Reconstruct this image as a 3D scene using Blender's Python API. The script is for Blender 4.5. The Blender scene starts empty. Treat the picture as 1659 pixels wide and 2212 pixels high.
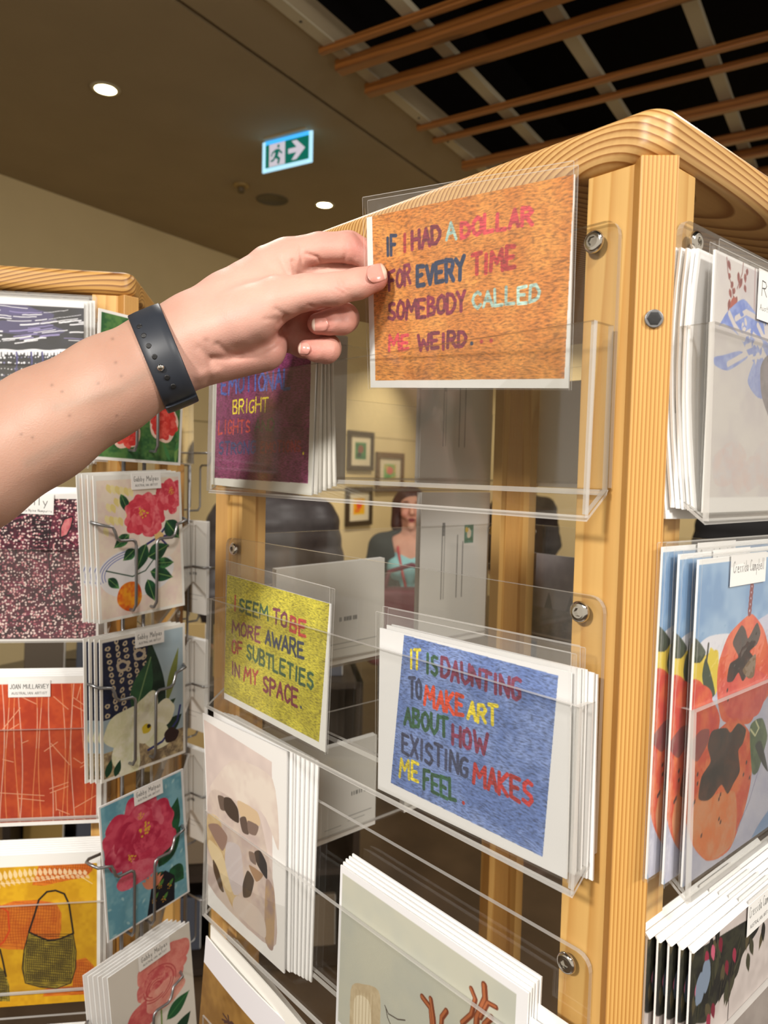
import bpy, bmesh, math, random
import numpy as np
from mathutils import Matrix, Vector

random.seed(7)
RNG = np.random.default_rng(7)
SC = bpy.context.scene
COL = SC.collection
PI = math.pi

# ------------------------------------------------------------------ camera
IW, IH = 1659.0, 2212.0
FPX = 1611.3
CAM = Vector((0.0, 0.0, 1.5))
YAW, PITCH, ROLL = math.radians(41.65), math.radians(3.108), math.radians(-1.3546)


def cam_axes():
    f = Vector((math.sin(YAW) * math.cos(PITCH), math.cos(YAW) * math.cos(PITCH), -math.sin(PITCH)))
    r = Vector((math.cos(YAW), -math.sin(YAW), 0))
    d = f.cross(r)
    r2 = math.cos(ROLL) * r + math.sin(ROLL) * d
    d2 = -math.sin(ROLL) * r + math.cos(ROLL) * d
    return r2, d2, f


CR, CD, CF = cam_axes()
cam_data = bpy.data.cameras.new('camera')
cam = bpy.data.objects.new('camera', cam_data)
COL.objects.link(cam)
m = Matrix.Identity(4)
for i in range(3):
    m[i][0], m[i][1], m[i][2], m[i][3] = CR[i], -CD[i], -CF[i], CAM[i]
cam.matrix_world = m
cam_data.sensor_fit = 'VERTICAL'
cam_data.sensor_height = 36.0
cam_data.lens = 36.0 * FPX / IH
cam_data.clip_start = 0.02
cam_data.clip_end = 60
cam_data.dof.use_dof = True
cam_data.dof.focus_distance = 0.47
cam_data.dof.aperture_fstop = 13.0
SC.camera = cam

# ------------------------------------------------------------------ exposure, world, lights
SC.view_settings.view_transform = 'Standard'
SC.view_settings.look = 'None'
SC.view_settings.exposure = 0.0
SC.view_settings.gamma = 1.0
SC.view_settings.use_curve_mapping = False
SC.cycles.transparent_max_bounces = 40
SC.cycles.max_bounces = 8
SC.cycles.diffuse_bounces = 4
SC.cycles.glossy_bounces = 4
SC.cycles.caustics_reflective = False
SC.cycles.caustics_refractive = False
SC.cycles.use_denoising = True
SC.cycles.sample_clamp_indirect = 4.0

world = bpy.data.worlds.new('gallery_ambient')
SC.world = world
world.use_nodes = True
bg = world.node_tree.nodes['Background']
bg.inputs[0].default_value = (1.0, 0.88, 0.72, 1)
bg.inputs[1].default_value = 0.66


def lamp(name, loc, target, energy, size, col=(1.0, 0.95, 0.88), spread=180, spot=None):
    if spot:
        l = bpy.data.lights.new(name, 'SPOT')
        l.spot_size = math.radians(spot)
        l.spot_blend = 0.8
        l.shadow_soft_size = size
    else:
        l = bpy.data.lights.new(name, 'AREA')
        l.shape = 'DISK'
        l.size = size
        l.spread = math.radians(spread)
    l.energy = energy
    l.color = col
    o = bpy.data.objects.new(name, l)
    COL.objects.link(o)
    o.location = loc
    o.rotation_euler = (Vector(target) - Vector(loc)).to_track_quat('-Z', 'Y').to_euler()
    return o


# track spots of the shop, above and behind the photographer, and over the gallery
lamp('track_light', (-1.90, 0.05, 2.65), (0.33, 0.42, 1.3), 24, 0.30, spread=120)
lamp('track_light', (0.55, -1.95, 2.75), (0.50, 0.19, 1.3), 20, 0.30, spread=120)
lamp('track_light', (-0.80, -1.05, 3.05), (0.35, 0.3, 1.3), 11, 0.35, spread=120)
lamp('track_light', (2.2, 0.5, 3.1), (2.2, 1.0, 0.8), 20, 0.25)
lamp('track_light', (0.9, 2.1, 3.25), (1.0, 1.7, 1.0), 12, 0.2, spread=150)

# ------------------------------------------------------------------ pixel helpers (photo pixels to points on real planes)


def ray(px, py):
    return CR * ((px - IW / 2) / FPX) + CD * ((py - IH / 2) / FPX) + CF


def at(px, py, depth):
    return CAM + ray(px, py) * depth


def on_plane(px, py, p, n):
    r = ray(px, py)
    return CAM + r * ((Vector(p) - CAM).dot(n) / r.dot(n))


def on_z(px, py, z):
    r = ray(px, py)
    return CAM + r * ((z - CAM.z) / r.z)


# ------------------------------------------------------------------ colours and materials


def lin1(c):
    c = c / 255.0
    return c / 12.92 if c <= 0.04045 else ((c + 0.055) / 1.055) ** 2.4


def lin(r, g, b):
    return (lin1(r), lin1(g), lin1(b), 1.0)


class Nodes:
    def __init__(s, name):
        s.m = bpy.data.materials.new(name)
        s.m.use_nodes = True
        s.t = s.m.node_tree
        s.t.nodes.clear()
        s.out = s.n('ShaderNodeOutputMaterial')

    def n(s, typ, **kw):
        nd = s.t.nodes.new(typ)
        for k, v in kw.items():
            if k.startswith('i_'):
                key = k[2:]
                key = int(key) if key.isdigit() else key.replace('_', ' ')
                nd.inputs[key].default_value = v
            else:
                setattr(nd, k, v)
        return nd

    def l(s, a, b, ia=0, ib=0):
        s.t.links.new(a.outputs[ia], b.inputs[ib])

    def ramp(s, src, stops, out=0):
        r = s.n('ShaderNodeValToRGB')
        e = r.color_ramp.elements
        while len(e) < len(stops):
            e.new(0.5)
        for el, (p, c) in zip(e, stops):
            el.position = p
            el.color = c
        s.l(src, r, out, 0)
        return r

    def math(s, op, a, b=None, ia=0):
        nd = s.n('ShaderNodeMath', operation=op)
        if hasattr(a, 'outputs'):
            s.l(a, nd, ia, 0)
        else:
            nd.inputs[0].default_value = a
        if b is not None:
            if hasattr(b, 'outputs'):
                s.l(b, nd, 0, 1)
            else:
                nd.inputs[1].default_value = b
        return nd

    def finish(s, sh):
        s.l(sh, s.out)
        return s.m


def pbr(name, col, rough=0.5, metal=0.0, noise=0.0, scale=30.0, bump=0.0, coat=0.0, spec=0.5, emit=0.0, sss=0.0):
    k = Nodes(name)
    p = k.n('ShaderNodeBsdfPrincipled', i_Roughness=rough, i_Metallic=metal)
    p.inputs['Specular IOR Level'].default_value = spec
    p.inputs['Base Color'].default_value = col
    p.inputs['Coat Weight'].default_value = coat
    if sss:
        p.inputs['Subsurface Weight'].default_value = sss
        p.inputs['Subsurface Radius'].default_value = (0.012, 0.005, 0.003)
        p.inputs['Subsurface Scale'].default_value = 0.5
    if emit:
        p.inputs['Emission Color'].default_value = col
        p.inputs['Emission Strength'].default_value = emit
    if noise or bump:
        tc = k.n('ShaderNodeTexCoord')
        nz = k.n('ShaderNodeTexNoise', i_Scale=scale, i_Detail=5.0)
        k.l(tc, nz, 3, 0)
        if noise:
            a = tuple(max(0, c * (1 - noise)) for c in col[:3]) + (1,)
            b = tuple(min(1, c * (1 + noise)) for c in col[:3]) + (1,)
            r = k.ramp(nz, [(0.3, a), (0.7, b)])
            k.l(r, p, 0, 'Base Color')
        if bump:
            bm_ = k.n('ShaderNodeBump', i_Strength=bump, i_Distance=0.002)
            k.l(nz, bm_, 0, 'Height')
            k.l(bm_, p, 0, 'Normal')
    return k.finish(p)


def clear_sheet(name, tint, f0, rough, bump=0.0, haze=0.0, scale=40.0):
    """clear plastic: lets light through, mirrors the room by angle"""
    k = Nodes(name)
    tr = k.n('ShaderNodeBsdfTransparent', i_Color=tint)
    gl = k.n('ShaderNodeBsdfGlossy', i_Roughness=rough, i_Color=(1, 1, 1, 1))
    lw = k.n('ShaderNodeLayerWeight', i_Blend=0.5)
    p5 = k.math('POWER', lw, 5.0, ia=1)
    f = k.math('ADD', k.math('MULTIPLY', p5, 1.0 - f0), f0)
    mx = k.n('ShaderNodeMixShader')
    k.l(f, mx, 0, 0)
    k.l(tr, mx, 0, 1)
    k.l(gl, mx, 0, 2)
    last = mx
    if bump:
        tc = k.n('ShaderNodeTexCoord')
        nz = k.n('ShaderNodeTexNoise', i_Scale=scale, i_Detail=3.0)
        k.l(tc, nz, 3, 0)
        bp = k.n('ShaderNodeBump', i_Strength=bump, i_Distance=0.004)
        k.l(nz, bp, 0, 'Height')
        k.l(bp, gl, 0, 'Normal')
    if haze:
        df = k.n('ShaderNodeBsdfDiffuse', i_Color=(0.8, 0.8, 0.78, 1))
        m2 = k.n('ShaderNodeMixShader', i_0=haze)
        k.l(mx, m2, 0, 1)
        k.l(df, m2, 0, 2)
        last = m2
    return k.finish(last)


def wood(name, light, dark, ring=0.004, axis=2, tilt=(0.0, 0.0), centre=(0.05, 0.08), sharp=0.5, warp=0.02, rough=0.42, contrast=1.0):
    """growth rings about a pith line running along `axis` of the object"""
    k = Nodes(name)
    tc = k.n('ShaderNodeTexCoord')
    sep = k.n('ShaderNodeSeparateXYZ')
    nz = k.n('ShaderNodeTexNoise', i_Scale=5.0, i_Detail=2.0)
    mp = k.n('ShaderNodeMapping')
    sc = [1.0, 1.0, 1.0]
    sc[axis] = 0.35
    mp.inputs['Scale'].default_value = sc
    k.l(tc, mp, 3, 0)
    k.l(mp, nz, 0, 0)
    k.l(tc, sep, 3, 0)
    o = [i for i in range(3) if i != axis]
    terms = []
    for j, oi in enumerate(o):
        a = k.math('ADD', sep, -centre[j], ia=oi)
        t = k.math('MULTIPLY', sep, tilt[j], ia=axis)
        terms.append(k.math('POWER', k.math('ADD', a, t), 2.0))
    rad = k.math('SQRT', k.math('ADD', terms[0], terms[1]))
    rad = k.math('ADD', rad, k.math('MULTIPLY', nz, warp))
    fr = k.math('FRACT', k.math('DIVIDE', rad, ring))
    late = k.ramp(fr, [(0.0, (0, 0, 0, 1)), (sharp, (0.25, 0.25, 0.25, 1)), (0.9, (1, 1, 1, 1)), (1.0, (0, 0, 0, 1))])
    fine = k.n('ShaderNodeTexNoise', i_Scale=60.0, i_Detail=4.0)
    mp2 = k.n('ShaderNodeMapping')
    sc2 = [6.0, 6.0, 6.0]
    sc2[axis] = 0.25
    mp2.inputs['Scale'].default_value = sc2
    k.l(tc, mp2, 3, 0)
    k.l(mp2, fine, 0, 0)
    fac = k.math('MULTIPLY', late, contrast)
    fac = k.math('ADD', fac, k.math('MULTIPLY', k.math('ADD', fine, -0.5), 0.35))
    mix = k.ramp(fac, [(0.0, light), (1.0, dark)])
    p = k.n('ShaderNodeBsdfPrincipled', i_Roughness=rough)
    k.l(mix, p, 0, 'Base Color')
    bp = k.n('ShaderNodeBump', i_Strength=0.12, i_Distance=0.0006)
    k.l(fac, bp, 0, 'Height')
    k.l(bp, p, 0, 'Normal')
    return k.finish(p)


def print_material(name, knit=False):
    """painted paper: the picture is a colour attribute, alpha marks the knitted area"""
    k = Nodes(name)
    at_ = k.n('ShaderNodeAttribute', attribute_name='art')
    p = k.n('ShaderNodeBsdfPrincipled', i_Roughness=0.5)
    p.inputs['Specular IOR Level'].default_value = 0.35
    if knit:
        tc = k.n('ShaderNodeTexCoord')
        mp = k.n('ShaderNodeMapping')
        mp.inputs['Scale'].default_value = (300, 300, 950)
        nz = k.n('ShaderNodeTexNoise', i_Scale=1.0, i_Detail=2.0)
        warp = k.n('ShaderNodeTexNoise', i_Scale=38.0, i_Detail=1.0)
        k.l(tc, warp, 3, 0)
        wv = k.n('ShaderNodeVectorMath', operation='SCALE')
        wv.inputs['Scale'].default_value = 0.006
        k.l(warp, wv, 1, 0)
        ad = k.n('ShaderNodeVectorMath', operation='ADD')
        k.l(tc, ad, 3, 0)
        k.l(wv, ad, 0, 1)
        k.l(ad, mp, 0, 0)
        k.l(mp, nz, 0, 0)
        r = k.ramp(nz, [(0.30, (0.50, 0.49, 0.48, 1)), (0.5, (1.0, 1.0, 1.0, 1)), (0.70, (1.40, 1.38, 1.36, 1))])
        mul = k.n('ShaderNodeMix', data_type='RGBA', blend_type='MULTIPLY')
        k.l(at_, mul, 3, 0)
        k.l(at_, mul, 0, 6)
        k.l(r, mul, 0, 7)
        k.t.links.new(mul.outputs[2], p.inputs['Base Color'])
    else:
        k.l(at_, p, 0, 'Base Color')
    return k.finish(p)


MAT = {}
MAT['acrylic'] = clear_sheet('clear_acrylic', (0.983, 0.983, 0.978, 1), 0.035, 0.03)
k = Nodes('acrylic_edge')
tr = k.n('ShaderNodeBsdfTransparent', i_Color=(0.85, 0.85, 0.84, 1))
pb = k.n('ShaderNodeBsdfPrincipled', i_Roughness=0.12)
pb.inputs['Base Color'].default_value = (0.74, 0.72, 0.69, 1)
mx = k.n('ShaderNodeMixShader', i_0=0.5)
k.l(tr, mx, 0, 1)
k.l(pb, mx, 0, 2)
MAT['edge'] = k.finish(mx)
MAT['sleeve'] = clear_sheet('clear_sleeve', (0.99, 0.99, 0.99, 1), 0.03, 0.06, bump=0.35, haze=0.05)
MAT['batten'] = wood('pine_corner', lin(214, 168, 98), lin(166, 110, 46), ring=0.0019, axis=2, centre=(0.4, -0.4), sharp=0.4, warp=0.005, contrast=1.0)
MAT['wing'] = wood('pine_side', lin(214, 172, 104), lin(190, 138, 70), ring=0.011, axis=2, centre=(0.02, 0.03), tilt=(0.012, 0.02), warp=0.03, contrast=0.8)
MAT['board'] = wood('pine_top', lin(216, 174, 112), lin(150, 98, 44), ring=0.0034, axis=0, centre=(0.03, -0.05), tilt=(0.16, 0.10), warp=0.018, contrast=1.15)
MAT['board_far'] = wood('pine_top_warm', lin(208, 160, 90), lin(118, 70, 26), ring=0.0038, axis=1, centre=(0.05, -0.03), tilt=(0.3, 0.35), warp=0.02, contrast=1.1)
MAT['paper'] = pbr('white_card', (0.90, 0.895, 0.885, 1), 0.55, spec=0.3)
MAT['paper_warm'] = pbr('cream_card', (0.85, 0.83, 0.78, 1), 0.55, spec=0.3)
MAT['print'] = print_material('printed_card')
MAT['knit'] = print_material('knit_print', knit=True)
MAT['chrome'] = pbr('nickel_bolt', (0.72, 0.70, 0.66, 1), 0.12, 1.0)
MAT['steel_wire'] = pbr('grey_wire', (0.30, 0.30, 0.31, 1), 0.33, 0.85)
MAT['black'] = pbr('black_socket', (0.012, 0.012, 0.013, 1), 0.5)
MAT['ink'] = pbr('grey_ink', (0.10, 0.10, 0.10, 1), 0.6)

# ------------------------------------------------------------------ object helpers


def link(o, parent=None):
    COL.objects.link(o)
    if parent is not None:
        o.parent = parent
    return o


def tag(o, label=None, cat=None, group=None, kind=None):
    if label:
        o['label'] = label
    if cat:
        o['category'] = cat
    if group:
        o['group'] = group
    if kind:
        o['kind'] = kind
    return o


def empty(name, mtx=None):
    o = bpy.data.objects.new(name, None)
    o.empty_display_size = 0.02
    COL.objects.link(o)
    if mtx is not None:
        o.matrix_world = mtx
    return o


def copy_tree(o, parent=None):
    c = o.copy()
    COL.objects.link(c)
    if parent is not None:
        c.parent = parent
    for ch in o.children:
        copy_tree(ch, c)
    return c


class MB:
    """collects polygons, builds ONE mesh object"""

    def __init__(s):
        s.v, s.f, s.mi, s.sm = [], [], [], []

    def poly(s, pts, mi=0, sm=False):
        b = len(s.v)
        s.v += [tuple(p) for p in pts]
        s.f.append(list(range(b, b + len(pts))))
        s.mi.append(mi)
        s.sm.append(sm)

    def prism(s, pts, vec, mi=0, me=None, sm=False):
        me = mi if me is None else me
        n = len(pts)
        b = len(s.v)
        vec = Vector(vec)
        p0 = [Vector(p) for p in pts]
        s.v += [tuple(p) for p in p0] + [tuple(p + vec) for p in p0]
        nr = Vector((0, 0, 0))
        for i in range(n):
            nr += p0[i].cross(p0[(i + 1) % n])
        flip = nr.dot(vec) > 0
        fs = [(list(range(n))[::-1] if flip else list(range(n)), mi), ([n + i for i in (range(n) if flip else range(n - 1, -1, -1))], mi)]
        for i in range(n):
            j = (i + 1) % n
            q = [i, j, n + j, n + i]
            fs.append((q if flip else q[::-1], me))
        for q, mm in fs:
            s.f.append([b + i for i in q])
            s.mi.append(mm)
            s.sm.append(sm)

    def box(s, x0, x1, y0, y1, z0, z1, mi=0, me=None, thin=None):
        if thin == 'y':
            s.prism([(x0, y0, z0), (x1, y0, z0), (x1, y0, z1), (x0, y0, z1)], (0, y1 - y0, 0), mi, me)
        elif thin == 'x':
            s.prism([(x0, y0, z0), (x0, y1, z0), (x0, y1, z1), (x0, y0, z1)], (x1 - x0, 0, 0), mi, me)
        else:
            s.prism([(x0, y0, z0), (x1, y0, z0), (x1, y1, z0), (x0, y1, z0)], (0, 0, z1 - z0), mi, me)

    def tube(s, pts, r, n=10, mi=0, cap=True):
        pts = [Vector(p) for p in pts]
        rs = r if isinstance(r, (list, tuple)) else [r] * len(pts)
        up = None
        rings = []
        for i, p in enumerate(pts):
            if i == 0:
                t = pts[1] - p
            elif i == len(pts) - 1:
                t = p - pts[i - 1]
            else:
                t = (pts[i + 1] - p).normalized() + (p - pts[i - 1]).normalized()
            t.normalize()
            if up is None:
                up = t.orthogonal().normalized()
            else:
                up = (up - t * up.dot(t)).normalized()
            w = t.cross(up)
            b = len(s.v)
            for j in range(n):
                a = 2 * PI * j / n
                s.v.append(tuple(p + (up * math.cos(a) + w * math.sin(a)) * rs[i]))
            rings.append(b)
        for a, b in zip(rings, rings[1:]):
            for j in range(n):
                j2 = (j + 1) % n
                s.f.append([a + j, a + j2, b + j2, b + j])
                s.mi.append(mi)
                s.sm.append(True)
        if cap:
            s.f.append([rings[0] + j for j in range(n)][::-1])
            s.f.append([rings[-1] + j for j in range(n)])
            s.mi += [mi, mi]
            s.sm += [False, False]

    def lathe(s, prof, mtx, n=28, mi=0, hexrings=()):
        """prof (radius, height) turned about local Z; rings listed in hexrings get a hexagon outline"""
        rings = []
        for q, (r, h) in enumerate(prof):
            b = len(s.v)
            for j in range(n):
                a = 2 * PI * j / n
                rr = r
                if q in hexrings:
                    rr = r * math.cos(PI / 6) / math.cos((a % (PI / 3)) - PI / 6)
                s.v.append(tuple(mtx @ Vector((rr * math.cos(a), rr * math.sin(a), h))))
            rings.append(b)
        for q, (a, b) in enumerate(zip(rings, rings[1:])):
            for j in range(n):
                j2 = (j + 1) % n
                s.f.append([a + j, a + j2, b + j2, b + j])
                s.mi.append(mi)
                s.sm.append(q + 1 not in hexrings)
        s.f.append([rings[-1] + j for j in range(n)])
        s.mi.append(mi)
        s.sm.append(False)

    def build(s, name, mats, parent=None, mtx=None, bevel=0, seg=2):
        me = bpy.data.meshes.new(name)
        me.from_pydata(s.v, [], s.f)
        for mm in (mats if isinstance(mats, (list, tuple)) else [mats]):
            me.materials.append(mm)
        me.polygons.foreach_set('material_index', s.mi)
        me.polygons.foreach_set('use_smooth', s.sm)
        me.update()
        o = bpy.data.objects.new(name, me)
        link(o, parent)
        if mtx is not None:
            if parent is None:
                o.matrix_world = mtx
            else:
                o.matrix_local = mtx
        if bevel:
            bv = o.modifiers.new('bevel', 'BEVEL')
            bv.width = bevel
            bv.segments = seg
            bv.limit_method = 'ANGLE'
        return o


def T(x, y, z):
    return Matrix.Translation((x, y, z))


def RZ(a):
    return Matrix.Rotation(a, 4, 'Z')


def RX(a):
    return Matrix.Rotation(a, 4, 'X')


def RY(a):
    return Matrix.Rotation(a, 4, 'Y')
# ------------------------------------------------------------------ picture painting for the printed cards (millimetres, origin bottom left)


def vnoise(h, w, cy, cx, seed):
    g = np.random.default_rng(seed).random((cy + 2, cx + 2)).astype(np.float32)
    y = np.linspace(0, cy, h, endpoint=False)
    x = np.linspace(0, cx, w, endpoint=False)
    yi, xi = y.astype(int), x.astype(int)
    fy, fx = y - yi, x - xi
    fy = (fy * fy * (3 - 2 * fy))[:, None]
    fx = (fx * fx * (3 - 2 * fx))[None, :]
    a = g[yi][:, xi]
    b = g[yi][:, xi + 1]
    c = g[yi + 1][:, xi]
    d = g[yi + 1][:, xi + 1]
    return (a * (1 - fx) + b * fx) * (1 - fy) + (c * (1 - fx) + d * fx) * fy


GLYPH = {
    'A': [[(0, 0), (.5, 1), (1, 0)], [(.2, .38), (.8, .38)]], 'B': [[(0, 0), (0, 1), (.7, .95), (.8, .72), (.55, .53), (0, .52)], [(.55, .53), (.95, .35), (.8, .05), (0, 0)]],
    'C': [[(.95, .85), (.6, 1), (.2, .85), (.02, .5), (.2, .12), (.6, 0), (.95, .15)]], 'D': [[(0, 0), (0, 1), (.6, .95), (1, .6), (.9, .25), (.5, 0), (0, 0)]],
    'E': [[(.9, 1), (0, 1), (0, 0), (.9, 0)], [(0, .52), (.7, .52)]], 'F': [[(.9, 1), (0, 1), (0, 0)], [(0, .52), (.7, .52)]],
    'G': [[(.95, .9), (.55, 1), (.15, .85), (.02, .45), (.2, .08), (.6, 0), (.92, .15), (.92, .45), (.55, .45)]], 'H': [[(0, 0), (0, 1)], [(1, 0), (1, 1)], [(0, .5), (1, .5)]],
    'I': [[(.5, 0), (.5, 1)]], 'J': [[(.9, 1), (.9, .2), (.5, 0), (.1, .2)]], 'K': [[(0, 0), (0, 1)], [(.9, 1), (0, .48), (.95, 0)]],
    'L': [[(0, 1), (0, 0), (.85, 0)]], 'M': [[(0, 0), (.1, 1), (.5, .4), (.9, 1), (1, 0)]], 'N': [[(0, 0), (0, 1), (1, 0), (1, 1)]],
    'O': [[(.5, 1), (.1, .8), (0, .45), (.15, .1), (.5, 0), (.85, .1), (1, .5), (.88, .85), (.5, 1)]], 'P': [[(0, 0), (0, 1), (.7, .97), (.95, .75), (.7, .5), (0, .48)]],
    'R': [[(0, 0), (0, 1), (.7, .97), (.92, .75), (.7, .52), (0, .5)], [(.4, .5), (1, 0)]], 'S': [[(.9, .88), (.5, 1), (.1, .85), (.15, .6), (.8, .42), (.95, .2), (.6, 0), (.05, .12)]],
    'T': [[(0, 1), (1, 1)], [(.5, 1), (.5, 0)]], 'U': [[(0, 1), (.05, .25), (.5, 0), (.95, .25), (1, 1)]], 'V': [[(0, 1), (.45, 0), (1, 1)]],
    'W': [[(0, 1), (.2, 0), (.5, .65), (.8, 0), (1, 1)]], 'X': [[(0, 0), (1, 1)], [(0, 1), (1, 0)]], 'Y': [[(0, 1), (.5, .5), (1, 1)], [(.5, .5), (.45, 0)]],
    'a': [[(.8, .5), (.4, .55), (.1, .25), (.35, 0), (.75, .2), (.8, .5), (.85, 0)]], 'b': [[(.1, 1), (.1, 0), (.6, 0), (.85, .28), (.5, .52), (.1, .4)]], 'e': [[(.1, .28), (.85, .3), (.6, .55), (.2, .45), (.1, .2), (.4, 0), (.85, .1)]],
    'i': [[(.4, .55), (.45, 0)], [(.45, .75), (.5, .8)]], 'd': [[(.85, 1), (.85, 0), (.4, 0), (.1, .25), (.4, .52), (.85, .4)]], 'l': [[(.4, 1), (.45, 0)]], 'm': [[(0, 0), (.05, .5), (.25, .5), (.45, .0), (.5, .5), (.75, .5), (.95, 0)]],
    'n': [[(.1, 0), (.12, .5), (.6, .52), (.85, 0)]], 'o': [[(.5, .52), (.1, .3), (.4, 0), (.85, .2), (.5, .52)]], 'p': [[(.1, -.4), (.15, .5), (.7, .5), (.8, .15), (.15, .1)]], 'r': [[(.15, 0), (.2, .5), (.75, .52)]], 's': [[(.8, .5), (.2, .45), (.75, .15), (.1, 0)]],
    'u': [[(.1, .5), (.15, .1), (.5, 0), (.8, .15), (.8, .5)], [(.8, .5), (.85, 0)]], 't': [[(.4, .9), (.4, .1), (.7, 0)], [(.1, .6), (.75, .6)]], 'h': [[(.1, 1), (.1, 0)], [(.1, .4), (.5, .55), (.8, .35), (.85, 0)]], 'c': [[(.8, .45), (.4, .52), (.1, .25), (.4, 0), (.8, .1)]],
    'y': [[(.1, .5), (.4, .05)], [(.85, .5), (.3, -.4)]], '.': [[(.4, .03), (.55, .06)]], ' ': [], '/': [[(0, 0), (.8, 1)]],
}
WIDTH = {'I': .42, 'l': .4, 'i': .4, '.': .4, 'M': 1.2, 'W': 1.25, 'm': 1.2, 'J': .8}


class Cv:
    def __init__(s, W, H, bg, res=2.0, ss=2):
        s.W, s.H = W, H
        s.nu, s.nv = int(W * res), int(H * res)
        s.ss = ss
        s.w, s.h = s.nu * ss, s.nv * ss
        s.k = s.w / W
        s.a = np.empty((s.h, s.w, 3), np.float32)
        s.a[:] = np.array(bg, np.float32)
        s.al = np.zeros((s.h, s.w), np.float32)

    def _bb(s, x0, y0, x1, y1):
        return (max(0, int(x0 * s.k) - 1), max(0, int(y0 * s.k) - 1), min(s.w, int(x1 * s.k) + 2), min(s.h, int(y1 * s.k) + 2))

    def _grid(s, b):
        return np.meshgrid((np.arange(b[0], b[2]) + .5) / s.k, (np.arange(b[1], b[3]) + .5) / s.k)

    def _put(s, b, mask, col, alpha=1.0, col2=None, ns=6.0, seed=0, knit=None):
        if b[2] <= b[0] or b[3] <= b[1]:
            return
        h, w = b[3] - b[1], b[2] - b[0]
        c = np.broadcast_to(np.array(col, np.float32), (h, w, 3))
        if col2 is not None:
            cy, cx = max(1, int(h / s.k / ns) + 1), max(1, int(w / s.k / ns) + 1)
            n = .65 * vnoise(h, w, cy, cx, seed) + .35 * vnoise(h, w, cy * 4, cx * 4, seed + 1)
            n = np.clip((n - .3) / .4, 0, 1)[..., None]
            c = c * (1 - n) + np.array(col2, np.float32) * n
        mm = (mask * alpha)[..., None]
        r = s.a[b[1]:b[3], b[0]:b[2]]
        r[:] = r * (1 - mm) + c * mm
        if knit is not None:
            q = s.al[b[1]:b[3], b[0]:b[2]]
            q[:] = np.where(mask > .5, knit, q)

    def poly(s, pts, col, alpha=1.0, **kw):
        P = np.array(pts, np.float32)
        b = s._bb(P[:, 0].min(), P[:, 1].min(), P[:, 0].max(), P[:, 1].max())
        if b[2] <= b[0] or b[3] <= b[1]:
            return
        X, Y = s._grid(b)
        ins = np.zeros(X.shape, bool)
        n = len(P)
        for i in range(n):
            x0, y0 = P[i]
            x1, y1 = P[(i + 1) % n]
            if y0 == y1:
                continue
            ins ^= ((Y > min(y0, y1)) & (Y <= max(y0, y1)) & (X < (x1 - x0) * (Y - y0) / (y1 - y0) + x0))
        s._put(b, ins.astype(np.float32), col, alpha, **kw)

    def soft(s, pts, col, **kw):
        P = np.array(pts, float)
        A, B, C, D = np.roll(P, 1, 0), P, np.roll(P, -1, 0), np.roll(P, -2, 0)
        out = []
        for t in (0, .2, .4, .6, .8):     # closed spline through the points
            out.append((2 * t ** 3 - 3 * t ** 2 + 1) * B + (t ** 3 - 2 * t ** 2 + t) * .35 * (C - A) + (-2 * t ** 3 + 3 * t ** 2) * C + (t ** 3 - t ** 2) * .35 * (D - B))
        s.poly(np.stack(out, 1).reshape(-1, 2), col, **kw)

    def rect(s, x0, y0, x1, y1, col, **kw):
        s.poly([(x0, y0), (x1, y0), (x1, y1), (x0, y1)], col, **kw)

    def blob(s, cx, cy, rx, ry, col, rot=0.0, irr=0.1, seed=0, lobes=0, n=40, **kw):
        g = np.random.default_rng(seed)
        ph = g.random(5) * 6.28
        c, sn = math.cos(rot), math.sin(rot)
        pts = []
        for i in range(n):
            a = 6.2832 * i / n
            r = 1 + irr * (.6 * math.sin(2 * a + ph[0]) + .5 * math.sin(3 * a + ph[1]) + .4 * math.sin(5 * a + ph[2]))
            if lobes:
                r *= .86 + .14 * abs(math.sin(lobes * a / 2 + ph[3])) ** .6
            x, y = rx * r * math.cos(a), ry * r * math.sin(a)
            pts.append((cx + c * x - sn * y, cy + sn * x + c * y))
        s.poly(pts, col, seed=seed, **kw)
        return pts

    def leaf(s, x0, y0, x1, y1, wd, col, vein=None, seed=0, **kw):
        dx, dy = x1 - x0, y1 - y0
        L = math.hypot(dx, dy)
        ux, uy = dx / L, dy / L
        pts = []
        for sd, ts in ((1, np.linspace(0, 1, 12)), (-1, np.linspace(1, 0, 12))):
            for t in ts:
                o = sd * wd * math.sin(PI * t ** .8)
                pts.append((x0 + dx * t - uy * o, y0 + dy * t + ux * o))
        s.poly(pts, col, seed=seed, **kw)
        if vein:
            s.line([(x0, y0), (x1, y1)], wd * .12, vein)

    def line(s, pts, wd, col, alpha=1.0, **kw):
        P = [(float(a), float(b)) for a, b in pts]
        xs, ys = [p[0] for p in P], [p[1] for p in P]
        b = s._bb(min(xs) - wd, min(ys) - wd, max(xs) + wd, max(ys) + wd)
        if b[2] <= b[0] or b[3] <= b[1]:
            return
        X, Y = s._grid(b)
        d = np.full(X.shape, 1e9, np.float32)
        for (x0, y0), (x1, y1) in zip(P, P[1:]):
            dx, dy = x1 - x0, y1 - y0
            t = np.clip(((X - x0) * dx + (Y - y0) * dy) / max(dx * dx + dy * dy, 1e-9), 0, 1)
            d = np.minimum(d, np.hypot(X - x0 - t * dx, Y - y0 - t * dy))
        s._put(b, np.clip((wd / 2 - d) * s.k + .5, 0, 1), col, alpha, **kw)

    def dot(s, x, y, r, col, alpha=1.0):
        b = s._bb(x - r, y - r, x + r, y + r)
        if b[2] <= b[0] or b[3] <= b[1]:
            return
        X, Y = s._grid(b)
        s._put(b, np.clip((r - np.hypot(X - x, Y - y)) * s.k + .5, 0, 1), col, alpha)

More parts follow.
